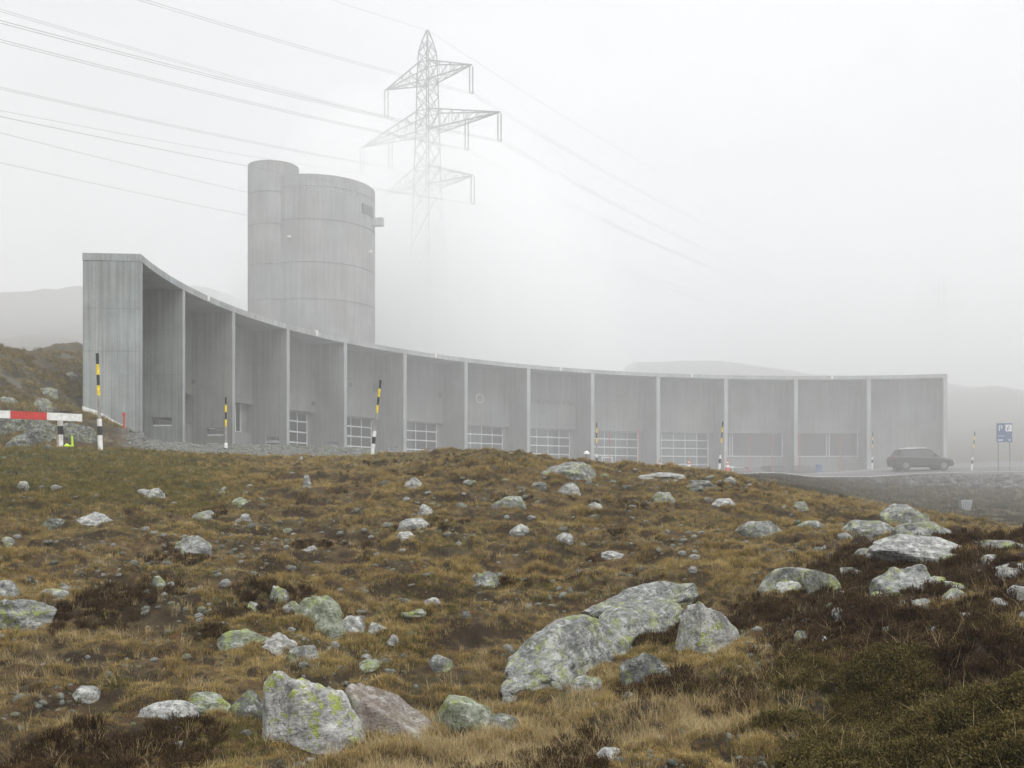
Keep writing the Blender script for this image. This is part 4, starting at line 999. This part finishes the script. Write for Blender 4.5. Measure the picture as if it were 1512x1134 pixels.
for k, (x0, x1, y0, y1, mt_, lab, kw) in enumerate(big_rocks): rock(x0, x1, y0, y1, mt_, lab, 100 + k * 7, **kw)
def rock_axis(ax, ay, bx, by, wid, hgt, mat, label, seed, lift=.0, **kw):
    A = Vector(at(ax, ay)); B = Vector(at(bx, by)); d = B - A; L = d.length
    me = rock_mesh(L, wid, hgt, seed, kw.get('sub', 6), kw.get('cuts', 7), mat, kw.get('flat', False), kw.get('rough', 1.2), kw.get('planes'))
    o = link(kw.get('name', 'boulder'), me); m_ = (A + B) / 2; yaw = math.atan2(d.y, d.x); nv = Vector((-math.sin(yaw), math.cos(yaw), 0)) * wid * .3
    m_ += nv; m_.z = min(m_.z, g1(m_.x, m_.y)) + lift
    o.location = m_; o.rotation_euler = Vector(d).to_track_quat('X', 'Z').to_euler(); tag(o, label, 'rock')
    ROCKS.append((m_.x, m_.y, L / 2 * .8, wid / 2 * .8)); NAMED.append(((ax + bx) / 2, (ay + by) / 2, label)); return o
rock_axis(768, 1046, 948, 944, .62, .37, 'grey', 'long domed grey boulder sloping down to the left in the lower middle', 501, planes=[(-.8, -.1, .6, .78), (.1, -.8, .6, .72)])
rock_axis(912, 962, 1014, 905, .55, .24, 'grey', 'fissured block joined to the upper end of the long domed boulder', 502, planes=[(0, -.8, .6, .7)])
rock_axis(878, 930, 1040, 880, .45, .22, 'grey', 'layered slab behind the top of the long domed boulder', 503, flat=True, rough=1.5)
# fissured outcrop on the hillside behind the barrier
for k, (px, py, Y, w_, h_, lab) in enumerate(((70, 552, 50, 1.0, .45, 'flat pale rock high on the hillside left of the end wall'), (64, 596, 46, .8, .5, 'rock halfway up the hillside behind the barrier'),
       (12, 590, 45, 1.0, .4, 'pale rock at the left edge of the hillside'), (30, 655, 39, 1.6, .7, 'dark outcrop behind the barrier beam at the left'), (60, 640, 40, 1.5, .8, 'craggy outcrop behind the barrier post'), (112, 648, 41, 1.6, .7, 'dark craggy outcrop between the barrier and the end wall'),
       (104, 517, 56, .8, .3, 'pale stone on the hillside skyline beside the end wall'), (20, 622, 41.5, 1.8, .7, 'broad outcrop just above the red and white beam'), (98, 612, 44, .8, .4, 'loose stone above the right end of the beam'))):
    X = (px - CX) / FPX * Y; me = rock_mesh(w_, w_ * .7, h_, 900 + k, 4, 12, 'dark' if k in (3, 4, 5, 7) else 'grey', k < 3, 1.4)
    o = link('rock', me); o.location = (X, Y, g1(X, Y) - .02); o.rotation_euler = (0, R_(-10), k * .7); tag(o, lab, 'rock')
# small stones
small_me = [rock_mesh(1, random.uniform(.5, .95), random.uniform(.22, .40), 400 + k, 4, 5, ['pale', 'grey', 'pale', 'grey', 'green', 'grey', 'pale', 'dark'][k % 8], True, 1.4) for k in range(16)]
zones = [((0, 330, 720, 1000), 50, 'small stones half sunk in the turf on the left slope'), ((200, 560, 770, 960), 75, 'small stones in the stony hollow left of centre'),
         ((560, 900, 700, 900), 70, 'small stones scattered over the middle of the slope'), ((900, 1290, 705, 860), 35, 'small stones in the yellow grass of the right hand slope'),
         ((0, 520, 960, 1130), 30, 'small stones in the orange-brown turf at the lower left'), ((1180, 1512, 830, 960), 22, 'small stones among the dark heather on the knoll')]
USED = set()
for (x0, x1, y0, y1), n, zlab in zones:
    k = 0
    while k < n:
        px, py = random.uniform(x0, x1), random.uniform(y0, y1)
        X, Y, z = at(px, py)
        if Y > 36 or any(abs(X - a) < c * 1.1 and abs(Y - b_) < d_ * 1.1 for a, b_, c, d_ in ROCKS): continue
        sz = max(6, min(20, random.lognormvariate(2.32, .42))) / FPX * Y
        kk = random.randrange(16); colr = ['pale', 'grey', 'pale', 'grey', 'greenish', 'grey', 'pale', 'dark'][kk % 8]; near_ = sorted(NAMED, key=lambda q: (q[0] - px) ** 2 + ((q[1] - py) * 1.8) ** 2)[:9]
        flat_ = kk % 2 == 0; szw = 'tiny' if sz / Y * FPX < 7.5 else ('small' if sz / Y * FPX < 12 else 'stubby'); done = False
        for tx, ty, core in near_:
          for adj in ((szw, colr), (szw, 'flat ' + colr if flat_ else 'rounded ' + colr)):
            dx, dy = px - tx, py - ty; far_ = '' if math.hypot(dx, dy * 1.6) > 38 else 'just '
            rel = ('left of' if dx < 0 else 'right of') if abs(dx) > abs(dy) * 1.6 else ('above' if dy < 0 else 'below')
            lab = ' '.join(('%s %s stone %s%s the %s' % (*adj, far_, rel, core)).split()[:16])
            while lab.split()[-1] in ('the', 'of', 'and', 'a', 'in', 'with', 'to', 'at', 'on', 'against', 'its', 'by', 'below', 'above', 'beside', 'from', 'left', 'right', 'hand', 'upper', 'lower', 'just'): lab = ' '.join(lab.split()[:-1])
            if lab not in USED: done = True; break
          if done: break
        USED.add(lab)
        o = link('small_stone', small_me[kk]); o.location = (X, Y, z - sz * .03); o.scale = (sz, sz, sz * random.uniform(.7, 1.2))
        o.rotation_euler = (random.uniform(-.3, .3), random.uniform(-.45, .1), random.uniform(-.6, .6)); tag(o, lab, 'stone', zlab); k += 1

# ------------------------------------------------------------------ vegetation (scattered by geometry nodes)
def veg_material(name, cols, tipcol, rough=.8, trans=.25):
    m, nt, out = newmat(name)
    P = N(nt, 'ShaderNodeNewGeometry').outputs['Position']; oi = N(nt, 'ShaderNodeObjectInfo').outputs['Random']
    n = noise(nt, P, .9, 4., .6); n2 = noise(nt, P, 4.5, 3., .6)
    f = mul(nt, mul(nt, n, mul(nt, n2, .6), 'ADD'), mul(nt, oi, .22), 'ADD')
    rp = N(nt, 'ShaderNodeValToRGB', {0: ramp(nt, f, .70, 1.12)}); e = rp.color_ramp.elements
    e[0].position = 0; e[0].color = (*cols[0], 1); e[1].position = 1; e[1].color = (*cols[-1], 1)
    for k, c in enumerate(cols[1:-1]): q = e.new((k + 1) / (len(cols) - 1)); q.color = (*c, 1)
    uv = N(nt, 'ShaderNodeUVMap', uv_map='UVMap').outputs[0]; sp = N(nt, 'ShaderNodeSeparateXYZ', {0: uv}).outputs
    c = mixc(nt, mul(nt, sp[1], .5), rp.outputs[0], tipcol)
    c = N(nt, 'ShaderNodeVectorMath', {0: c, 3: ramp(nt, sp[0], 0., 1., .7, 1.25)}, operation='SCALE').outputs[0]
    d = N(nt, 'ShaderNodeBsdfDiffuse', {'Color': c}); t = N(nt, 'ShaderNodeBsdfTranslucent', {'Color': c})
    x = N(nt, 'ShaderNodeMixShader', {0: trans, 1: d.outputs[0], 2: t.outputs[0]}); nt.links.new(x.outputs[0], out.inputs[0]); return m
V_gold = veg_material('dry_golden_grass', [(.060, .045, .019), (.19, .118, .038), (.38, .265, .095), (.17, .155, .045), (.47, .345, .150)], (.56, .43, .20))
V_straw = veg_material('pale_straw', [(.36, .27, .13), (.46, .36, .19), (.42, .32, .15)], (.58, .48, .29))
V_heath = veg_material('dark_heather', [(.035, .02, .013), (.060, .041, .022), (.115, .075, .038), (.045, .03, .018)], (.15, .095, .05))
V_green = veg_material('juniper_green', [(.03, .029, .011), (.075, .064, .023), (.15, .115, .042), (.05, .046, .016)], (.20, .16, .06))
V_bank = veg_material('bank_turf', [(.035, .034, .022), (.075, .068, .045), (.12, .11, .075)], (.14, .13, .09))
V_moss = veg_material('olive_moss', [(.05, .048, .016), (.10, .095, .030), (.17, .15, .050)], (.20, .18, .07))
V_lgrass = veg_material('green_turf', [(.08, .075, .022), (.13, .115, .035), (.20, .15, .05), (.10, .095, .03)], (.24, .20, .075))
def tuft(nb, hmin, hmax, spread, lean, wid, mat, seg=3, seed=0, curl=.5):
    r = random.Random(seed); b = MB()
    for _ in range(nb):
        a = r.uniform(0, 6.283); rr = spread * math.sqrt(r.random()); x, y = rr * math.cos(a), rr * math.sin(a)
        h = r.uniform(hmin, hmax); la = a + r.uniform(-1, 1); ln = r.uniform(.1, 1) * lean; fw = a + 1.57 + r.uniform(-.7, .7); c = r.random()
        prev = None
        for k in range(seg + 1):
            t = k / seg; px = x + math.cos(la) * ln * h * t ** 1.7; py = y + math.sin(la) * ln * h * t ** 1.7; pz = h * (t - curl * ln * .45 * t * t)
            w_ = wid * (1 - t * .85) / 2; L_ = (px - math.cos(fw) * w_, py - math.sin(fw) * w_, pz - (.02 if k == 0 else 0)); Rr = (px + math.cos(fw) * w_, py + math.sin(fw) * w_, pz - (.02 if k == 0 else 0))
            if prev: b.quad([prev[0], prev[1], Rr, L_], [(c, (k - 1) / seg), (c, (k - 1) / seg), (c, t), (c, t)])
            prev = (L_, Rr)
    return bpy.data.objects.new('tuft', b.build('tuft', [mat], link_=False))
def twig(n, h, spread, leaf, mat, seed):
    r = random.Random(seed); b = MB()
    for _ in range(n):
        a = r.uniform(0, 6.283); ln = r.uniform(.2, 1) * spread; hh = h * r.uniform(.5, 1); base = Vector((0.02 * math.cos(a), .02 * math.sin(a), -.02)); tip = Vector((ln * math.cos(a), ln * math.sin(a), hh)); c = r.random()
        side = Vector((-math.sin(a), math.cos(a), 0)) * .0018
        b.quad([base - side, base + side, tip + side, tip - side], [(c * .3, 0)] * 4)
        for k in range(9):
            t = .25 + .75 * k / 8; p = base.lerp(tip, t); d = Vector((r.uniform(-1, 1), r.uniform(-1, 1), r.uniform(.1, 1))).normalized(); u = d.orthogonal().normalized() * leaf * .28
            q = p + d * leaf * r.uniform(.6, 1.3); b.quad([p, p.lerp(q, .5) + u, q, p.lerp(q, .5) - u], [(r.random(), .2), (r.random(), .5), (r.random(), 1), (r.random(), .5)])
    return bpy.data.objects.new('tuft', b.build('tuft', [mat], link_=False))
def scatter(name, protos, P, scale, ids, tilt=.25, label=None):
    n = len(P); me = bpy.data.meshes.new(name); me.vertices.add(n); me.vertices.foreach_set('co', np.asarray(P, np.float32).ravel())
    rt = np.c_[rng.uniform(-tilt, tilt, n), rng.uniform(-tilt, tilt, n), rng.uniform(0, 6.283, n)].astype(np.float32)
    a = me.attributes.new('rot', 'FLOAT_VECTOR', 'POINT'); a.data.foreach_set('vector', rt.ravel())
    a = me.attributes.new('scl', 'FLOAT', 'POINT'); a.data.foreach_set('value', np.asarray(scale, np.float32))
    a = me.attributes.new('idx', 'INT', 'POINT'); a.data.foreach_set('value', np.asarray(ids, np.int32))
    me.update(); o = link(name, me); col = bpy.data.collections.new(name + '_kinds')
    for k, p in enumerate(protos): p.name = '%s_kind_%02d' % (name, k); col.objects.link(p)
    ng = bpy.data.node_groups.new(name, 'GeometryNodeTree'); ng.interface.new_socket('Geometry', in_out='INPUT', socket_type='NodeSocketGeometry'); ng.interface.new_socket('Geometry', in_out='OUTPUT', socket_type='NodeSocketGeometry')
    gi = ng.nodes.new('NodeGroupInput'); go = ng.nodes.new('NodeGroupOutput')
    ci = N(ng, 'GeometryNodeCollectionInfo'); ci.inputs['Collection'].default_value = col; ci.inputs['Separate Children'].default_value = True; ci.inputs['Reset Children'].default_value = True
    def att(nm, t): x = N(ng, 'GeometryNodeInputNamedAttribute', data_type=t); x.inputs[0].default_value = nm; return x.outputs['Attribute']
    e2 = N(ng, 'FunctionNodeEulerToRotation', {0: att('rot', 'FLOAT_VECTOR')})
    ip = N(ng, 'GeometryNodeInstanceOnPoints', {'Points': gi.outputs[0], 'Instance': ci.outputs[0], 'Pick Instance': True, 'Instance Index': att('idx', 'INT'), 'Rotation': e2.outputs[0], 'Scale': att('scl', 'FLOAT')})
    ng.links.new(ip.outputs[0], go.inputs[0]); md = o.modifiers.new('scatter', 'NODES'); md.node_group = ng
    return tag(o, kind='stuff')
def sample(n, ymin, ymax, p=1.0, pxr=(-40, 1560)):
    """points on the slope, denser near the viewer"""
    u = rng.random(n); Y = (ymin ** (2 - p) + u * (ymax ** (2 - p) - ymin ** (2 - p))) ** (1 / (2 - p)) if p != 2 else ymin * (ymax / ymin) ** u
    s = (rng.uniform(pxr[0], pxr[1], n) - CX) / FPX; return s * Y, Y
def off_rocks(X, Y, k=.66):
    ok = np.ones(len(X), bool)
    for a, b_, c, d_ in ROCKS: ok &= ((X - a) / (c * k)) ** 2 + ((Y - b_) / (d_ * k)) ** 2 > 1
    return ok
# general turf
gold = [tuft(18, .012, .032, .04, 1.4, .003, V_gold, 2, s_) for s_ in range(5)] + [tuft(30, .025, .06, .028, .9, .0027, V_gold, 3, 20 + s_) for s_ in range(4)] + [tuft(16, .008, .02, .045, 1.5, .004, V_gold, 2, 30 + s_) for s_ in range(3)]
X, Y = sample(210000, 3.6, 37, 1.7); P2_ = np.c_[X, Y]
fore, gravel, heath, green, lg = masks(X, Y); bare = fbm(P2_ * 1.5, 77, 3); b2 = fbm(P2_ * 4.5, 78, 2)
ok = off_rocks(X, Y) & (rng.random(len(X)) > heath * np.clip(.35 + fbm(P2_ * .85 + 9, 66, 3) * 2.4, .1, .95) + green * .8) & (gravel < .3) & (bare > -.40) & (b2 + rng.normal(0, .14, len(X)) > -.26) & (rng.random(len(X)) > lg * .5) & (road_dist(X, Y) > 3.8)
X, Y = X[ok], Y[ok]; Z = ground(X, Y); nh = fbm(np.c_[X, Y] * .9, 91, 3)
sca = (1 + .9 * np.clip(fbm(np.c_[X, Y] * 4.5, 78, 2), -.6, .6)) * rng.uniform(.65, 1.15, len(X)) * (1 + .35 * np.clip(nh, -1, 1)) * (1 + .045 * np.clip(Y - 9, 0, 22))
ids = np.where(nh + rng.normal(0, .18, len(X)) > .22, rng.integers(5, 9, len(X)), np.where(rng.random(len(X)) < .45, rng.integers(9, 12, len(X)), rng.integers(0, 5, len(X))))
scatter('dry_grass', gold, np.c_[X, Y, Z], sca * np.where(ids >= 5, .72, .9), ids)
# greener turf high on the left
lgt = [tuft(18, .03, .06, .06, .9, .005, V_lgrass, 2, 50 + s_) for s_ in range(4)]
X, Y = sample(40000, 13, 37, 1.5, (-40, 620)); _, _, _, _, lg = masks(X, Y); ok = (rng.random(len(X)) < lg) & off_rocks(X, Y) & (road_dist(X, Y) > 3.8)
X, Y = X[ok], Y[ok]; scatter('green_turf', lgt, np.c_[X, Y, ground(X, Y)], rng.uniform(.8, 1.5, len(X)), rng.integers(0, 4, len(X)))
X, Y = sample(90000, 3.6, 30, 1.7); fore, gravel, heath, green, lg = masks(X, Y); pm = fbm(np.c_[X, Y] * 1.1 + 40, 93, 3)
ok = off_rocks(X, Y) & (pm + rng.normal(0, .06, len(X)) > .26) & (heath + green < .7) & (rng.random(len(X)) < .8); X, Y = X[ok], Y[ok]
mos = [tuft(26, .008, .026, .035, 1.0, .004, V_moss, 2, 150 + s_) for s_ in range(3)]
scatter('olive_moss', mos, np.c_[X, Y, ground(X, Y)], rng.uniform(.7, 1.4, len(X)), rng.integers(0, 3, len(X)))
# dark heather: the knoll plus patches in the slope
hea = [twig(22, .05, .06, .009, V_heath, s_) for s_ in range(5)]
X, Y = sample(130000, 3.6, 30, 1.8); fore, gravel, heath, green, lg = masks(X, Y); pat = fbm(np.c_[X, Y] * .85 + 9, 66, 3)
ok = off_rocks(X, Y) & ((rng.random(len(X)) < heath * np.clip(.55 + pat * 2.2, .05, 1)) | ((pat > .36) & (green < .3) & (lg < .3) & (rng.random(len(X)) < .45)))
X, Y = X[ok], Y[ok]; scatter('heather', hea, np.c_[X, Y, ground(X, Y) + .0], rng.uniform(.6, 1.3, len(X)), rng.integers(0, 5, len(X)), .4)
# green dwarf juniper at the lower right
jun = [twig(26, .055, .065, .011, V_green, 40 + s_) for s_ in range(5)]
X, Y = sample(90000, 3.2, 12, 1.4, (1000, 1620)); fore, gravel, heath, green, lg = masks(X, Y); pat = fbm(np.c_[X, Y] * 2.2, 69, 3)
ok = off_rocks(X, Y) & (rng.random(len(X)) < green * (.7 + 1.6 * pat)); X, Y = X[ok], Y[ok]
scatter('dwarf_juniper', jun, np.c_[X, Y, ground(X, Y)], (1 + .8 * fbm(np.c_[X, Y] * 2.2, 69, 3)) * rng.uniform(.6, 1.25, len(X)), rng.integers(0, 5, len(X)), .5)
# pale straw: a band at the bottom, long stems over the juniper, tufts along the crest
stw = [tuft(20, .04, .09, .04, .9, .0026, V_straw, 3, 70 + s_) for s_ in range(3)] + [tuft(4, .08, .2, .04, 1.3, .0025, V_straw, 5, 80 + s_, .9) for s_ in range(4)]
X, Y = sample(120000, 3.4, 34, 1.9); fore, gravel, heath, green, lg = masks(X, Y); px = CX + FPX * X / Y; Zt = ground(X, Y); py = HY - FPX * Zt / Y; n = fbm(np.c_[X, Y] * 1.3, 88, 3)
band = np.exp(-((px - 700 - n * 60) / 150) ** 2) * sstep(py + n * 30, 1035, 1075) * (px < 900) + np.exp(-((py - 1040 - n * 20 + (px - 1160) * .12) / 26) ** 2) * (px > 900) * (px < 1190)
rim = np.exp(-((px - 480) / 90) ** 2) * (Y > 25) + np.exp(-((px - 1300) / 130) ** 2) * (Y > 19) + .5 * (Y > 24) * (px > 400)
pr = np.clip(band * .9 + rim * .35 + .035 + (n > .3) * .12, 0, 1); stem = rng.random(len(X)) < .09 * (green > .4)
ok = off_rocks(X, Y) & (((rng.random(len(X)) < pr) & (heath + green < .5)) | stem | ((heath > .5) & (rng.random(len(X)) < .06))) & (gravel < .3)
iss = stem[ok] | (heath[ok] > .5); X, Y, Z = X[ok], Y[ok], Zt[ok]
scatter('straw', stw, np.c_[X, Y, Z], rng.uniform(.6, 1.25, len(X)), np.where(iss, rng.integers(3, 7, len(X)), np.where(rng.random(len(X)) < .12, rng.integers(3, 7, len(X)), rng.integers(0, 3, len(X)))), .3)
# hillside scrub beyond the barrier and the far bank
X, Y = sample(16000, 36, 62, 1.2, (-60, 215)); ok = fbm(np.c_[X, Y] * .6, 71, 3) > -.1; X, Y = X[ok], Y[ok]
hs_ = [tuft(14, .08, .2, .16, .8, .014, V_lgrass, 2, 120 + s_) for s_ in range(3)] + [tuft(14, .06, .16, .16, .9, .014, V_gold, 2, 130 + s_) for s_ in range(3)]
ok = (np.hypot(X - CXY[0], Y - CXY[1]) > RAD + .5); X, Y = X[ok], Y[ok]; ok = (Y > 40) | (X < -17); X, Y = X[ok], Y[ok]
scatter('hillside_grass', hs_, np.c_[X, Y, ground(X, Y)], rng.uniform(.6, 1.3, len(X)), rng.integers(0, 6, len(X)))
X, Y = sample(9000, 42, 78, 1.0, (1080, 1560)); ok = road_dist(X, Y) > 4; X, Y = X[ok], Y[ok]
bk = [tuft(14, .06, .2, .2, .9, .018, V_bank, 2, 140 + s_) for s_ in range(3)]
scatter('bank_grass', bk, np.c_[X, Y, ground(X, Y)], rng.uniform(.5, 1.2, len(X)), rng.integers(0, 3, len(X)))
# gravel and pebbles
peb = []
for k in range(6):
    me = rock_mesh(1, .62, .30, 700 + k, 2, 5, ['grey', 'pale', 'dark', 'grey', 'dark', 'dark'][k]); peb.append(bpy.data.objects.new('pebble', me))
X, Y = sample(60000, 38, 54, 1.0, (150, 1080)); fore, gravel, heath, green, lg = masks(X, Y); ok = (gravel > .4) & (road_dist(X, Y) > 3.75); X, Y = X[ok], Y[ok]
scatter('gravel', peb, np.c_[X, Y, ground(X, Y)], np.clip(rng.lognormal(-3.05, .5, len(X)), .02, .2), rng.integers(0, 6, len(X)), .6)
X, Y = sample(60000, 3.8, 34, 1.3); n = fbm(np.c_[X, Y] * .9, 61, 3); pe2 = [bpy.data.objects.new('pebble', p.data) for p in peb]
ok = (n > .1) & (fbm(np.c_[X, Y] * 3.1, 63, 2) > .0) & off_rocks(X, Y, 1); X, Y = X[ok], Y[ok]; fore, gravel, heath, green, lg = masks(X, Y); ok = green < .3; X, Y = X[ok], Y[ok]
scatter('scattered_pebbles', pe2, np.c_[X, Y, ground(X, Y) - .002], rng.lognormal(-3.8, .6, len(X)) * (1 + Y * .022), rng.integers(0, 6, len(X)), .6)

# ------------------------------------------------------------------ haze
def haze(name, lo, hi, dens, col=(.99, .995, 1.0), aniso=.2):
    m, nt, out = newmat(name)
    v = N(nt, 'ShaderNodeVolumePrincipled', {'Color': (*col, 1), 'Density': dens, 'Anisotropy': aniso}); nt.links.new(v.outputs[0], out.inputs['Volume'])
    b = MB(); c = [(lo[i] + hi[i]) / 2 for i in range(3)]; b.box(c, [hi[i] - lo[i] for i in range(3)])
    o = b.build(name, [m], merge=True); tag(o, kind='stuff'); return o
haze('haze', (-1600, -1600, -5), (1600, 1600, 72), .0020, aniso=.0)
def fog_bank(loc, rad, dens, seed, nest=(1, .82, .64), lump=.16, col=(.993, .996, 1.0)):
    m, nt, out = newmat('fog_bank'); v = N(nt, 'ShaderNodeVolumePrincipled', {'Color': (*col, 1), 'Density': dens, 'Anisotropy': 0.}); nt.links.new(v.outputs[0], out.inputs['Volume'])
    V, F = ico(5)
    for k, q in enumerate(nest):
        P = V * (1 + lump * fbm(V * 2.2 + 5 * k, seed + k, 4))[:, None] * q
        o = link('fog_bank', mesh_np('fog_bank', P * np.array(rad), F, [m], True)); o.location = loc; tag(o, kind='stuff')
fog_bank((-10, 120, 8), (24, 20, 38), .044, 7, (1, .9, .8, .7, .6, .5))
fog_bank((75, 180, 0), (130, 84, 52), .0042, 19, col=(.972, .984, 1.0))
fog_bank((22, 150, 0), (165, 101, 62), .0072, 29, (1,), .05, (.972, .984, 1.0))
